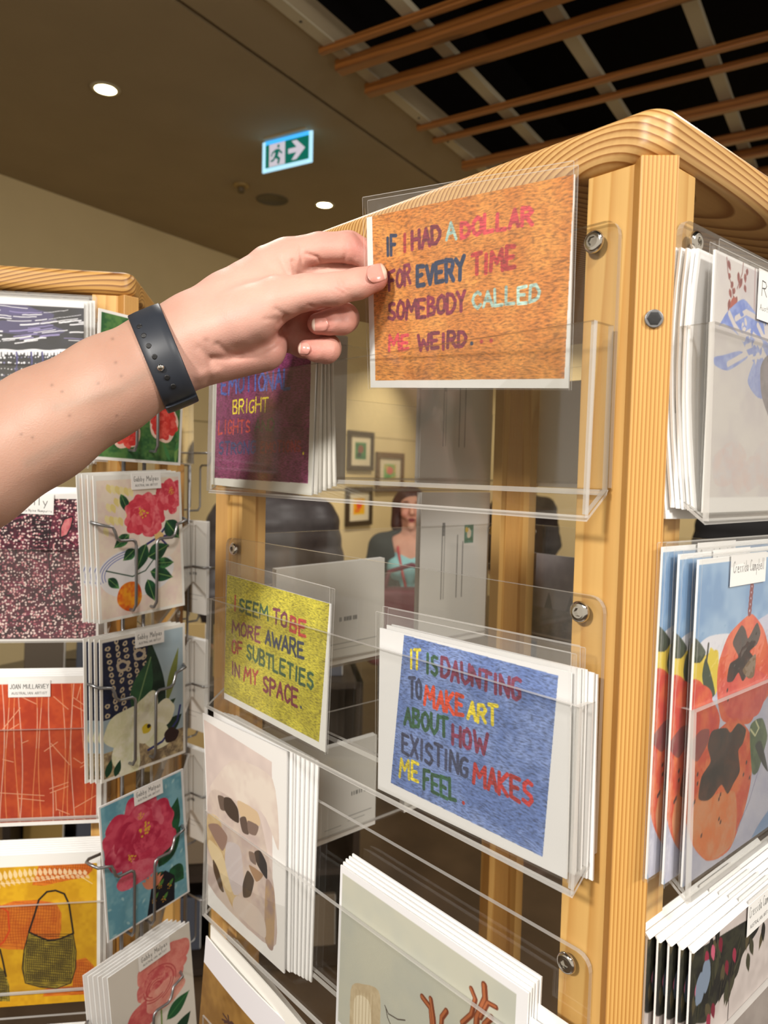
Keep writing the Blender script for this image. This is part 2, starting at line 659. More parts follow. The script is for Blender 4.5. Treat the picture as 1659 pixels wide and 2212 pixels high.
    def noisy(s, amt, cell, seed, tint=(1, 1, 1), sx=1.0):
        n = vnoise(s.h, s.w, max(1, int(s.H / cell)), max(1, int(s.W / cell / sx)), seed) - .5
        s.a += (n * amt)[..., None] * np.array(tint, np.float32)

    def text(s, word, a, b, h, col, wd, up=None, jit=.05, seed=0, caps=True):
        """letters from baseline point a to baseline point b (mm), cap height h"""
        g = np.random.default_rng(seed + len(word) * 7 + ord(word[0]))
        ax, ay = a
        dx, dy = b[0] - ax, b[1] - ay
        ux, uy = up if up is not None else (0.0, 1.0)
        ws = [WIDTH.get(ch, .85 if ch != ' ' else .6) for ch in word]
        gap = .28
        tot = sum(ws) + gap * (len(word) - 1)
        x = 0.0
        for ch, w in zip(word, ws):
            hh = h * (1 + g.normal(0, jit * .8))
            oy = g.normal(0, jit * .4) * h
            for st in GLYPH.get(ch, []):
                pts = []
                for (gx, gy) in st:
                    t = (x + w * (gx + g.normal(0, jit * .7))) / tot
                    v = (gy + g.normal(0, jit * .6)) * hh + oy
                    pts.append((ax + dx * t + ux * v, ay + dy * t + uy * v))
                s.line(pts, wd, tuple(np.clip(np.array(col) * (1 + g.normal(0, .06)), 0, 1)))
            x += w + gap

    def result(s):
        a = s.a.reshape(s.nv, s.ss, s.nu, s.ss, 3).mean((1, 3))
        al = s.al.reshape(s.nv, s.ss, s.nu, s.ss).mean((1, 3))
        a = np.clip(a, 0, 1)
        l = np.where(a <= .04045, a / 12.92, ((a + .055) / 1.055) ** 2.4) * .96
        return np.concatenate([l, al[..., None]], 2)


def rgb(r, g, b):
    return (r / 255., g / 255., b / 255.)


def grid_mesh(name, W, H, art, y=0.0, bend=None, back=None, thick=0.0011, mats=None, art_back=None):
    """card: a coloured front sheet, a back sheet and the four cut edges, one mesh"""
    nv, nu = (art.shape[0], art.shape[1]) if art is not None else (8, 8)
    us = (np.arange(nu) + .5) / nu if art is not None else np.linspace(0, 1, nu)
    vs = (np.arange(nv) + .5) / nv if art is not None else np.linspace(0, 1, nv)
    us[0], us[-1], vs[0], vs[-1] = 0, 1, 0, 1
    U, V = np.meshgrid(us, vs)
    X, Z = (U - .5) * W, V * H
    Y = np.zeros_like(X) + y
    if bend is not None:
        Y = Y + bend(U, V)
    F = np.stack([X, Y, Z], -1).reshape(-1, 3)
    B = F + np.array([0, thick, 0])
    n = nu * nv
    idx = np.arange(n).reshape(nv, nu)
    q = np.stack([idx[:-1, :-1], idx[:-1, 1:], idx[1:, 1:], idx[1:, :-1]], -1).reshape(-1, 4)
    faces = [q]
    # back: same ring, coarse grid
    su = np.unique(np.linspace(0, nu - 1, 9 if art_back is None else nu).astype(int))
    sv = np.unique(np.linspace(0, nv - 1, 9 if art_back is None else nv).astype(int))
    bi = idx[np.ix_(sv, su)]
    bv = B[bi.ravel()]
    bidx = n + np.arange(len(bv)).reshape(bi.shape)
    faces.append(np.stack([bidx[:-1, :-1], bidx[1:, :-1], bidx[1:, 1:], bidx[:-1, 1:]], -1).reshape(-1, 4))
    fr = F[bi.ravel()]
    fidx = n + len(bv) + np.arange(len(fr)).reshape(bi.shape)
    ring = lambda a: np.concatenate([a[0, :], a[1:, -1], a[-1, -2::-1], a[-2:0:-1, 0]])
    r0, r1 = ring(fidx), ring(bidx)
    faces.append(np.stack([r0, r1, np.roll(r1, -1), np.roll(r0, -1)], -1))
    verts = np.concatenate([F, bv, fr])
    me = bpy.data.meshes.new(name)
    af = np.concatenate(faces)
    me.from_pydata(verts.tolist(), [], af.tolist())
    mi = np.ones(len(af), np.int32)
    mi[:len(q)] = 0
    if art_back is not None:
        mi[len(q):len(q) + len(faces[1])] = 0
    for mm in mats:
        me.materials.append(mm)
    me.polygons.foreach_set('material_index', mi)
    if bend is not None:
        me.polygons.foreach_set('use_smooth', np.concatenate([np.ones(len(q), bool), np.ones(len(faces[1]), bool), np.zeros(len(faces[2]), bool)]))
    if art is not None:
        ca = me.color_attributes.new('art', 'FLOAT_COLOR', 'POINT')
        colr = np.ones((len(verts), 4), np.float32) * .8
        colr[:n] = art.reshape(-1, 4)
        if art_back is not None:
            colr[n:n + n] = art_back[:, ::-1].reshape(-1, 4)
        ca.data.foreach_set('color', colr.ravel())
    me.update()
    return me


def new_card(name, mtx, W, H, cv=None, knit=False, bend=None, thick=0.0011, paper='paper', back=None):
    art = cv.result() if cv is not None else None
    me = grid_mesh(name, W, H, art, bend=bend, thick=thick,
                   mats=[MAT['knit'] if knit else MAT['print'] if art is not None else MAT[paper], MAT[paper]])
    o = bpy.data.objects.new(name, me)
    COL.objects.link(o)
    o.matrix_world = mtx
    return o


def add_sleeve(o, W, H, flap=0.018, side=0.0012, name='clear_sleeve', seed=1, tilt=0.0):
    g = np.random.default_rng(seed)
    mb = MB()
    n = 14
    w2 = W / 2 + side
    for (y, top) in ((-0.0006, H + flap), (0.0018, H + flap * .86)):
        b = len(mb.v)
        for j in range(n + 1):
            for i in range(n + 1):
                u, v = i / n, j / n
                z = -0.001 + (top + tilt * (u - .5) + .001) * v
                yy = y + (g.normal(0, .00025) if 0 < i < n and 0 < j < n else 0) - (.0012 * max(0, z - H) / flap if y < 0 else -.0012 * max(0, z - H) / flap)
                if y < 0:
                    yy = min(yy, -0.0003)
                else:
                    yy = max(yy, 0.0014)
                mb.v.append((-w2 + 2 * w2 * u, yy, z))
        for j in range(n):
            for i in range(n):
                a = b + j * (n + 1) + i
                mb.f.append([a, a + 1, a + n + 2, a + n + 1])
                mb.mi.append(0)
                mb.sm.append(True)
    e_ = .0004
    for (y, top) in ((-0.0011, H + flap), (0.0012, H + flap * .86)):
        yt = y - .0012 * (1 if y < 0 else -.9)
        mb.poly([(-w2, yt, top - tilt / 2), (w2, yt, top + tilt / 2), (w2, yt, top + tilt / 2 + e_), (-w2, yt, top - tilt / 2 + e_)], 1)
        for sx in (-1, 1):
            mb.poly([(sx * w2, y, -.001), (sx * (w2 + .8 * e_), y, -.001), (sx * (w2 + .8 * e_), yt, top + sx * tilt / 2), (sx * w2, yt, top + sx * tilt / 2)], 1)
    # welded seams down both sides
    for sx in (-1, 1):
        mb.poly([(sx * w2, -0.0006, -0.001), (sx * (w2 + .0008), 0.0006, -0.001), (sx * (w2 + .0008), 0.0006, H + flap * .86), (sx * w2, -0.0006, H + flap * .86)])
    return mb.build(name, [MAT['sleeve'], MAT['edge']], o)


def add_name_label(o, x, z_top, w, h, lines, fold=0.0016, col=(.05, .05, .05), name='name_label', seed=0, rot=0.0):
    cv = Cv(w * 1000, h * 1000, (.955, .95, .94), res=6.0, ss=2)
    for (txt, yf, hf, xf0, xf1, wd) in lines:
        cv.text(txt, (w * 1000 * xf0, h * 1000 * yf), (w * 1000 * xf1, h * 1000 * yf), h * 1000 * hf, col, wd, jit=.03, seed=seed)
    me = grid_mesh(name, w, h, cv.result(), thick=0.0002, mats=[MAT['print'], MAT['paper']])
    c = bpy.data.objects.new(name, me)
    link(c, o)
    c.matrix_local = T(x, -0.0011, z_top - h + .0003) @ RY(rot)
    return c
# ------------------------------------------------------------------ the room (e1 along the wall, e2 away from it towards the slatted ceiling)
E1 = Vector((0.9635, 0.268, 0))
E2 = Vector((0.268, -0.9635, 0))
CEIL = 3.4


def ab(a, b, z=0.0):
    v = E1 * a + E2 * b
    return Vector((v.x, v.y, z))


RM = Matrix.Identity(4)      # room frame: x = a, y = -b
for i in range(3):
    RM[i][0], RM[i][1], RM[i][2] = E1[i], -E2[i], (0, 0, 1)[i]


def room_box(name, a0, a1, b0, b1, z0, z1, mat, kind='structure', parent=None):
    mb = MB()
    mb.box(a0, a1, -b1, -b0, z0, z1)
    o = mb.build(name, mat, parent)
    o.matrix_world = RM
    if kind:
        o['kind'] = kind
    return o


M_CEIL = pbr('ceiling_paint', lin(176, 160, 132), 0.85, noise=0.03, scale=3, spec=0.1)
M_WALL = pbr('wall_paint', lin(226, 208, 164), 0.8, noise=0.02, scale=4, spec=0.15)
M_FLOOR = pbr('timber_floor', lin(84, 66, 48), 0.4, noise=0.2, scale=6)
M_VOID = pbr('void_black', (0.006, 0.005, 0.005, 1), 0.9, spec=0.05)
M_SLAT = wood('stained_slat', lin(172, 110, 52), lin(112, 64, 26), ring=0.02, axis=1, centre=(0.02, 0.03), warp=0.04, rough=0.4)
M_BATT = pbr('pale_batten', lin(206, 196, 170), 0.5, spec=0.3)

room_box('floor', -3.5, 11.0, -5.2, 4.0, -0.1, 0.0, M_FLOOR)
room_box('wall_back', -3.5, 11.0, -5.05, -4.9, 0.0, CEIL + .6, M_WALL)
room_box('wall_right', 8.4, 8.55, -4.9, 4.0, 0.0, CEIL + .9, M_WALL)
room_box('ceiling', -3.5, 11.0, -5.05, -2.47, CEIL, CEIL + .1, M_CEIL)
room_box('ceiling_edge', -3.5, 11.0, -2.44, -2.07, CEIL - 0.004, CEIL + .1, M_CEIL)
room_box('ceiling_gap', -3.5, 11.0, -2.475, -2.435, CEIL + .05, CEIL + .1, M_VOID)
room_box('ceiling_void', -3.5, 11.0, -2.2, 4.0, CEIL + .75, CEIL + .8, M_VOID)
room_box('ceiling_fascia', -3.5, 11.0, -2.09, -2.07, CEIL + .1, CEIL + .75, M_VOID)
room_box('trim_1', -3.5, 11.0, -4.915, -4.9, 0.0, 0.12, pbr('skirting', lin(200, 188, 160), 0.5))
# picture rail line in the wall panelling
room_box('trim_2', -3.5, 11.0, -4.904, -4.899, 1.895, 1.903, pbr('panel_joint', lin(120, 100, 66), 0.7))

# slats below, pale battens just above them
known = [(2.73, .03), (2.868, .062), (3.108, .055), (3.599, .03), (3.777, .03), (4.147, .045)]
rr = random.Random(5)
slats = [(a, w) for a, w in known]
for a, w in ((4.55, .05), (4.80, .05), (5.12, .045), (5.42, .05), (5.62, .03), (5.95, .05), (6.3, .04), (6.62, .05), (6.95, .04), (7.4, .05), (7.8, .05), (8.3, .05), (8.8, .05)):
    slats.append((a, w))
for n, (a, w) in enumerate(slats):
    mb = MB()
    hgt = .03 if w < .04 else .05
    mb.box(-w / 2, w / 2, -2.6, 2.16, -hgt, 0)
    o = mb.build('ceiling_slat', M_SLAT, bevel=0.004)
    o.matrix_world = RM @ T(a, 0.0, CEIL - .005)
    where = 'thick pair-end' if n == 1 else 'narrow' if w <= .03 else 'broad'
    tag(o, 'brown stained timber slat hung across the open black ceiling', 'ceiling slat', 'brown timber slats of the open ceiling')
for b in (-1.695, -1.178, -0.688, -0.18, 0.32, 0.82):
    mb = MB()
    mb.box(-3.4, 10.8, -.03, .03, 0, .03)
    o = mb.build('ceiling_batten', M_BATT)
    o.matrix_world = RM @ T(0, -b, CEIL + .0)
    tag(o, 'pale metal batten running above the brown ceiling slats', 'ceiling batten', 'pale battens above the ceiling slats')

mb = MB()
mb.box(-3.4, 10.8, 2.07, 2.13, -.012, -.004)
for a in np.arange(1.2, 7, .33):
    mb.lathe([(.006, 0), (.006, -.003), (0.001, -.004)], T(a, 2.1, -.012), n=8, mi=1)
o = mb.build('trim_3', [M_BATT, MAT['black']])
o.matrix_world = RM @ T(0, 0, CEIL)
o['kind'] = 'structure'

# downlights
M_GLOW = pbr('lamp_glow', (1.0, 0.84, 0.5, 1), 0.5, emit=30.0)
M_RIM = pbr('lamp_rim', lin(190, 180, 150), 0.4)


def downlight(px, py, label):
    p = on_z(px, py, CEIL)
    e = empty('ceiling_downlight', T(p.x, p.y, CEIL))
    tag(e, label, 'downlight', 'recessed ceiling downlights')
    mb = MB()
    mb.lathe([(.052, .0), (.052, -.006), (.072, -.004), (.074, 0.0)], Matrix.Identity(4), n=32)
    mb.build('trim_ring', M_RIM, e)
    mb = MB()
    mb.lathe([(.001, -.0035), (.03, -.0045), (.052, -.0035), (.052, -.001)], Matrix.Identity(4), n=32)
    mb.build('lamp_lens', M_GLOW, e)
    lamp('downlight_beam', (p.x, p.y, CEIL - .02), (p.x, p.y, 0), 30, 0.05, col=(1, .85, .62), spot=120)
    return p


downlight(228, 192, 'round lit downlight in the ceiling above the left card rack')
downlight(701, 442, 'round lit downlight in the ceiling below the exit sign')
for (a, b) in ((5.9, -3.7), (7.4, -3.7)):   # further ceiling spots washing the picture wall
    p = ab(a, b, CEIL - .03)
    lamp('wall_wash', p, ab(a, -4.95, 1.2), 170, 0.06, col=(1, .86, .64), spot=66)
for b in (-3.0, -1.2, 0.6):
    lamp('wall_wash', ab(7.2, b, CEIL - .03), ab(8.5, b, 1.2), 150, 0.06, col=(1, .86, .64), spot=80)

# exit sign hanging from the ceiling
pa, pb_ = on_z(568, 309, CEIL - .01), on_z(676, 281, CEIL - .01)
mid = (pa + pb_) / 2
dirx = (pb_ - pa)
LW = dirx.length
SGN = Matrix.Translation(mid) @ RZ(math.atan2(dirx.y, dirx.x))
e = empty('exit_sign', SGN)
tag(e, 'hanging green exit sign with white running figure and arrow', 'exit sign')
HS = 0.175
M_SIGN = pbr('sign_green', (0.0, 0.12, 0.085, 1), 0.5, emit=0.9)
M_SIGNW = pbr('sign_white', (0.75, 0.72, 0.85, 1), 0.5, emit=0.55)
M_SIGNE = pbr('sign_edge', (0.45, 0.8, 1.0, 1), 0.2, emit=0.9)
M_SIGNB = pbr('sign_light_strip', (0.06, 0.45, 1.0, 1), 0.3, emit=1.0)
mb = MB()
fw = .024
x0, x1 = -LW / 2, LW / 2
mb.box(x0, x0 + fw, -.006, .006, -HS, 0)
mb.box(x1 - fw, x1, -.006, .006, -HS, 0)
mb.box(x0 + fw, x1 - fw, -.006, .006, -HS, -HS + fw)
mb.build('edge_frame', M_SIGNE, e, bevel=.005)
mb = MB()
mb.box(x0 + fw, x1 - fw, -.006, .006, -fw * .9, 0)
mb.build('light_strip', M_SIGNB, e)
mb = MB()
mb.box(x0 + fw, x1 - fw, -.004, .004, -HS + fw, -fw * .9)
pn = mb.build('sign_panel', M_SIGN, e)
mb = MB()
gx0, gx1, gz0, gz1 = x0 + fw + .028, -.012, -HS + fw + .002, -fw * .9 - .002
mb.box(gx0, gx1, -.0055, -.0042, gz0, gz1, 0)
gw, gh = gx1 - gx0, gz1 - gz0


def sg(u, v):
    return (gx0 + gw * u, -.0058, gz0 + gh * v)


for poly in ([(.52, .92), (.66, .92), (.66, .78), (.52, .78)], [(.42, .74), (.68, .72), (.56, .42), (.36, .46)], [(.36, .46), (.56, .42), (.72, .30), (.64, .04), (.52, .08), (.56, .26), (.34, .38)],
             [(.36, .46), (.48, .40), (.30, .22), (.10, .20), (.10, .29), (.24, .31)], [(.64, .7), (.7, .66), (.86, .52), (.8, .46), (.64, .6)], [(.42, .74), (.44, .64), (.24, .56), (.16, .42), (.1, .48), (.2, .64)]):
    mb.poly([sg(u, v) for u, v in poly], 1)
ax0, ax1 = .012, x1 - fw - .024
aw = ax1 - ax0
zc = (gz0 + gz1) / 2
ah = gh * .84
mb.poly([(ax0, -.0058, zc + ah * .13), (ax0, -.0058, zc - ah * .13), (ax0 + aw * .5, -.0058, zc - ah * .13), (ax0 + aw * .2, -.0058, zc - ah * .5), (ax0 + aw * .5, -.0058, zc - ah * .5),
         (ax1, -.0058, zc), (ax0 + aw * .5, -.0058, zc + ah * .5), (ax0 + aw * .2, -.0058, zc + ah * .5), (ax0 + aw * .5, -.0058, zc + ah * .13)], 0)
mb.build('running_man_and_arrow', [M_SIGNW, M_SIGN], pn)
mb = MB()
mb.box(x0 + .03, x1 - .03, -.03, .03, -.001, .01)
mb.build('ceiling_mount', M_RIM, e)

# smoke detector and ceiling speaker
p = on_z(521, 399, CEIL)
e = empty('smoke_detector', T(p.x, p.y, CEIL))
tag(e, 'small round smoke detector on the ceiling left of the speaker', 'smoke detector')
mb = MB()
mb.lathe([(.05, 0), (.05, -.012), (.04, -.02)], Matrix.Identity(4))
mb.build('base', pbr('detector_tan', lin(170, 140, 80), 0.5), e)
mb = MB()
mb.lathe([(.026, -.02), (.024, -.045), (.018, -.055), (.002, -.057)], Matrix.Identity(4))
mb.build('sensor_head', pbr('detector_dark', lin(110, 92, 60), 0.5), e)
p = on_z(588, 431, CEIL)
e = empty('ceiling_speaker', T(p.x, p.y, CEIL))
tag(e, 'flush round grey speaker grille in the ceiling', 'ceiling speaker')
mb = MB()
mb.lathe([(.112, 0), (.112, -.005), (.104, -.006), (.104, -.003), (.002, -.003)], Matrix.Identity(4), n=40)
mb.build('grille', pbr('speaker_grey', lin(104, 94, 72), 0.7), e)

# ------------------------------------------------------------------ framed pictures on the gallery wall
WALLP, WALLN = ab(0, -4.9), E2


def wall_frame(x0, y0, x1, y1, cols, label, frame=(62, 48, 36)):
    tl, br = on_plane(x0, y0, WALLP, WALLN), on_plane(x1, y1, WALLP, WALLN)
    w = abs((br - tl).dot(E1))
    h = tl.z - br.z
    c = (tl + br) / 2
    mt = Matrix.Translation(c + E2 * .001) @ RZ(math.atan2(E1.y, E1.x))
    e = empty('picture_frame', mt)
    tag(e, label, 'framed picture', 'framed pictures on the gallery wall')
    fb = w * .11
    mb = MB()
    for (a, b, cc, d) in ((-w / 2, w / 2, h / 2 - fb, h / 2), (-w / 2, w / 2, -h / 2, -h / 2 + fb), (-w / 2, -w / 2 + fb, -h / 2 + fb, h / 2 - fb), (w / 2 - fb, w / 2, -h / 2 + fb, h / 2 - fb)):
        mb.box(a, b, -.03, 0, cc, d)
    mb.build('frame', pbr('frame_wood', lin(*frame), 0.4), e, bevel=.003)
    cv = Cv(w * 1000 - 2 * fb * 1000, h * 1000 - 2 * fb * 1000, rgb(236, 226, 200), res=.16, ss=2)
    W_, H_ = cv.W, cv.H
    cv.rect(W_ * .22, H_ * .22, W_ * .78, H_ * .78, cols[0], col2=cols[1], ns=W_ * .2)
    cv.blob(W_ * .5, H_ * .55, W_ * .14, H_ * .16, cols[2], seed=3)
    cv.blob(W_ * .42, H_ * .36, W_ * .13, H_ * .08, cols[3], seed=4)
    me = grid_mesh('mounted_picture', cv.W / 1000, cv.H / 1000, cv.result(), thick=.002, mats=[MAT['print'], MAT['paper_warm']])
    q = bpy.data.objects.new('mounted_picture', me)
    link(q, e)
    q.matrix_local = T(0, -.012, -cv.H / 2000)
    return e


wall_frame(750, 929, 803, 1017, (rgb(40, 120, 84), rgb(70, 150, 96), rgb(150, 90, 80), rgb(30, 60, 60)), 'dark framed green picture, upper of the two at the rack gap')
wall_frame(811, 976, 868, 1062, (rgb(226, 190, 120), rgb(120, 190, 110), rgb(230, 120, 110), rgb(90, 170, 100)), 'brown framed picture with pale green art beside the woman', (110, 80, 48))
wall_frame(746, 1052, 800, 1133, (rgb(246, 200, 50), rgb(250, 180, 40), rgb(236, 90, 60), rgb(240, 130, 50)), 'dark framed yellow and orange picture, lower one beside the woman')
# ------------------------------------------------------------------ card racks
S = 0.408                        # distance between the corner lines of one rack
ROWS = [1.480, 1.2935, 1.107, 0.9205]
TOP = 1.651


def bolt_prof():
    return [(.0056, 0), (.0056, .0009), (.0050, .0017), (.0040, .0022), (.0036, .0021), (.0031, .0023), (.0024, .0023), (.0022, .0010)]


def face_mats(M):
    return {'A': M @ T(0, S / 2, 0) @ RZ(-PI / 2), 'B': M @ T(S / 2, 0, 0), 'C': M @ T(S, S / 2, 0) @ RZ(PI / 2), 'D': M @ T(S / 2, S, 0) @ RZ(PI)}


AH = 0.1865                      # half width of an acrylic holder


def make_holder(name='card_holder'):
    """local frame: x right, y into the rack, origin at the tray's lowest edge"""
    e = empty(name)
    t = .003
    mats = [MAT['acrylic'], MAT['edge']]
    zb, lip, top = 0.0, 0.094, 0.146
    r = .008
    mb = MB()
    pts = [(-AH, 0, .0145), (AH, 0, .0145)]
    for sx, a0 in ((1, 0), (-1, 90)):
        for q in range(5):
            a = math.radians(a0 + q * 22.5)
            pts.append((sx * (AH - r) + r * math.cos(a), 0, top - r + r * math.sin(a)))
    mb.prism([(x, -.001, z) for x, _, z in pts], (0, -t, 0), 0, 1)
    mb.build('back_panel', mats, e)
    mb = MB()
    mb.prism([(-AH, -.0205, zb), (AH, -.0205, zb), (AH, -.019, lip), (-AH, -.019, lip)], (0, -t, 0), 0, 1)
    mb.build('front_panel', mats, e)
    mb = MB()
    mb.prism([(-AH, -.004, .0135), (AH, -.004, .0135), (AH, -.0205, .001), (-AH, -.0205, .001)], (0, -.0012, -.0028), 0, 1)
    mb.build('sloping_floor', mats, e)
    for sx in (-1, 1):
        mb = MB()
        mb.prism([(sx * (AH - .0005), y, z) for y, z in ((-.004, .0135), (-.0205, .0015), (-.019, lip), (-.004, lip))], (-sx * t, 0, 0), 0, 1)
        mb.build('end_panel', mats, e)
    for sx in (-1, 1):
        mb = MB()
        mb.lathe(bolt_prof(), T(sx * (AH - .0135), -.004, .137) @ RX(PI / 2), n=36, hexrings=(6, 7))
        mb.build('cap_bolt', MAT['chrome'], e)
    return e


HOLD = None


def holder(F, zb, label, group):
    global HOLD
    if HOLD is None:
        HOLD = make_holder()
        o = HOLD
    else:
        o = copy_tree(HOLD)
    o.matrix_world = F @ T(0, 0, zb)
    tag(o, label, 'card holder', group)
    return o


def rounded_rect(x0, x1, y0, y1, r, n=6):
    pts = []
    for cx_, cy_, a0 in ((x1 - r, y1 - r, 0), (x0 + r, y1 - r, 90), (x0 + r, y0 + r, 180), (x1 - r, y0 + r, 270)):
        for q in range(n + 1):
            a = math.radians(a0 + 90.0 * q / n)
            pts.append((cx_ + r * math.cos(a), cy_ + r * math.sin(a)))
    return pts


def make_rack(M, label, board_mat, z_off=0.0):
    e = empty('card_rack', M)
    tag(e, label, 'card rack', 'pine card racks')
    top = TOP + z_off
    for i in range(4):
        cx_, cy_ = ((0, 0), (S, 0), (S, S), (0, S))[i]
        L = T(cx_, cy_, 0) @ RZ(i * PI / 2)
        d = 1 / math.sqrt(2)
        # batten: its front is square to the diagonal
        mb = MB()
        ux, uy = Vector((d, -d, 0)), Vector((d, d, 0))
        c = -uy * .0018
        pts = [c - ux * .009, c + ux * .009, c + ux * .009 + uy * .030, c - ux * .009 + uy * .030]
        mb.prism([tuple(p + Vector((0, 0, .06))) for p in pts], (0, 0, top - .06), 0)
        b = mb.build('corner_post', MAT['batten'], e, L, bevel=.0008)
        for (p, nm) in ((((.0, .0105), (.0, .0385), (.014, .0385), (.014, .0245)), 'side_batten'), (((.0105, .0), (.0245, .014), (.0365, .014), (.0365, .0)), 'side_batten')):
            mb = MB()
            mb.prism([(x, y, .06) for x, y in p], (0, 0, top - .06), 0)
            mb.build(nm, MAT['wing'], b, bevel=.0006)
        if i in (0, 2):
            mb = MB()
            q = c + Vector((0, 0, 1.575 + z_off)) - uy * .0008
            mt = Matrix.Translation(q) @ RZ(-PI / 4) @ RX(PI / 2)
            mb.lathe([(.0043, -.004), (.0043, .0003), (.0040, .0004), (.0034, .0004)], mt, n=36, mi=0, hexrings=(3,))
            mb.lathe([(.0034, .0003), (.0034, .0006), (.0031, .00065), (.001, .00065)], mt, n=36, mi=1, hexrings=(0, 1, 2))
            mb.build('hex_socket', [MAT['steel_wire'], MAT['black']], b)
    mb = MB()
    mb.prism([(x, y, 0) for x, y in rounded_rect(-.004, S + .004, -.004, S + .004, .014, 12)], (0, 0, .0245), 0, sm=True)
    bo = mb.build('top_board', board_mat, e, T(0, 0, top), bevel=.0075, seg=5)
    bo.modifiers.new('weighted', 'WEIGHTED_NORMAL')
    mb = MB()
    mb.prism([(x, y, 0) for x, y in rounded_rect(-.004, S + .004, -.004, S + .004, .014)], (0, 0, .03), 0)
    mb.build('base_board', MAT['board'], e, T(0, 0, .05), bevel=.005)
    for cx_, cy_ in ((.05, .05), (S - .05, .05), (S - .05, S - .05), (.05, S - .05)):
        mb = MB()
        mb.tube([(cx_ - .012, cy_, .025), (cx_ + .012, cy_, .025)], .025, n=20)
        mb.box(cx_ - .015, cx_ + .015, cy_ - .012, cy_ + .012, .044, .052)
        mb.build('castor', MAT['black'], e)
    return e


XL, YR = 0.33232, 0.1850
M1 = T(XL, YR, 0)
rack_1 = make_rack(M1, 'pine card rack filling the right side, its corner post nearest', MAT['board'])
F1 = face_mats(M1)
row_word = ['top', 'second', 'third', 'fourth']
for key, words in (('A', 'left face of the near rack'), ('B', 'right face of the near rack')):
    for r, zb in enumerate(ROWS):
        what = {('A', 0): 'holding the purple card stack', ('A', 1): 'with the yellow and blue slogan cards', ('A', 2): 'with beige figure and still-life cards', ('A', 3): 'holding the brown card',
                ('B', 0): 'holding the lilac cards', ('B', 1): 'holding the papaya cards', ('B', 2): 'holding the dark foliage cards', ('B', 3): 'under the dark foliage cards'}[(key, r)]
        holder(F1[key], zb, 'clear acrylic holder %s, %s' % (what, words), 'acrylic holders of the near rack')
for key, words in (('C', 'far right'), ('D', 'far left')):
    for r, zb in enumerate(ROWS[:3]):
        holder(F1[key], zb, 'clear acrylic holder inside view, %s row of the near rack, %s face' % (row_word[r], words), 'acrylic holders of the near rack')

# rack on the left, turned
TH2 = math.radians(56.5)
Z2 = 0.025
dl = Vector((-math.sin(TH2), math.cos(TH2), 0))       # along its front face, away from its near corner
inn = Vector((math.cos(TH2), math.sin(TH2), 0))       # into the rack
tray_pt = Vector((0.2920, 0.7615, 0))                 # on the tray fronts, below photo pixel x=215
n2 = inn
q = on_plane(231, 1400, tray_pt, n2)
q.z = 0
C2 = q - dl * .0176 + inn * .0225
M2 = Matrix.Translation(C2) @ RZ(TH2)
rack_2 = make_rack(M2, 'pine card rack on the left behind the arm', MAT['board_far'], Z2)
F2 = face_mats(M2)
ROWS2 = [z + Z2 for z in ROWS] + [ROWS[3] + Z2 - .1865]
for r, zb in enumerate(ROWS2):
    what = ['holding the dark striped cards', 'holding the dotted burgundy cards', 'holding the orange line cards', 'holding the yellow basket cards', 'with white card tops, lowest in view'][r]
    holder(F2['A'], zb, 'clear acrylic card holder %s, left rack' % what, 'acrylic holders of the left rack')
for r, zb in enumerate(ROWS2[:4]):
    holder(F2['B'], zb, 'clear acrylic holder on the shaded side of the left rack, %s row' % row_word[r], 'acrylic holders of the left rack')
# ------------------------------------------------------------------ placing cards


def fit(F, yoff, quad, W=None, H=None, lean=0.0):
    """best upright rectangle on plane y=yoff of frame F for photo pixels TL,TR,BR,BL -> matrix, W, H"""
    p0 = F @ Vector((0, yoff, 0))
    n = (F.to_3x3() @ Vector((0, 1, 0)))
    Fi = F.inverted()
    q = [Fi @ on_plane(x, y, p0, n) for x, y in quad]
    tl, tr, br, bl = q
    w = ((tr - tl).length + (br - bl).length) / 2
    h = ((tl - bl).length + (tr - br).length) / 2
    d = (tr - tl) + (br - bl)
    roll = math.atan2(d.z, d.x)
    c = (tl + tr + br + bl) / 4
    W, H = W or w, H or h
    M = F @ Matrix.Translation(c) @ RY(-roll) @ RX(lean) @ T(0, 0, -H / 2)
    return M, W, H


class Px:
    """photo pixel -> millimetres on a card"""

    def __init__(s, M, W, H):
        s.M, s.W, s.H = M, W, H
        s.Mi = M.inverted()
        s.p = M @ Vector((0, 0, 0))
        s.n = M.to_3x3() @ Vector((0, 1, 0))

    def __call__(s, x, y):
        q = s.Mi @ on_plane(x, y, s.p, s.n)
        return ((q.x + s.W / 2) * 1000, q.z * 1000)

    def up(s, x, y):
        return (0.0, 1.0)


def words(cv, P, rows, seed=0, k=1.0):
    for i, (w, x0, y0, x1, y1, h, col, wd) in enumerate(rows):
        a, b = P(x0, y0), P(x1, y1)
        c, d = P((x0 + x1) / 2, (y0 + y1) / 2), P((x0 + x1) / 2, (y0 + y1) / 2 - h)
        if w == '.':
            cv.dot(a[0], a[1] + 1.0, 1.15, col)
            continue
        cv.text(w, a, b, (d[1] - c[1]) * k, col, wd, seed=seed + i)


def knit_bg(cv, pts, col, col2, seed):
    cv.poly(pts, col, col2=col2, ns=18, seed=seed, knit=1.0)


NAVY, RED, MAROON, TEAL, CORAL = rgb(34, 52, 88), rgb(186, 54, 54), rgb(128, 36, 62), rgb(168, 200, 190), rgb(214, 70, 80)
YEL, GRN, PLUM, SLATE, ORR = rgb(240, 220, 60), rgb(46, 92, 62), rgb(132, 52, 84), rgb(64, 72, 104), rgb(214, 76, 48)

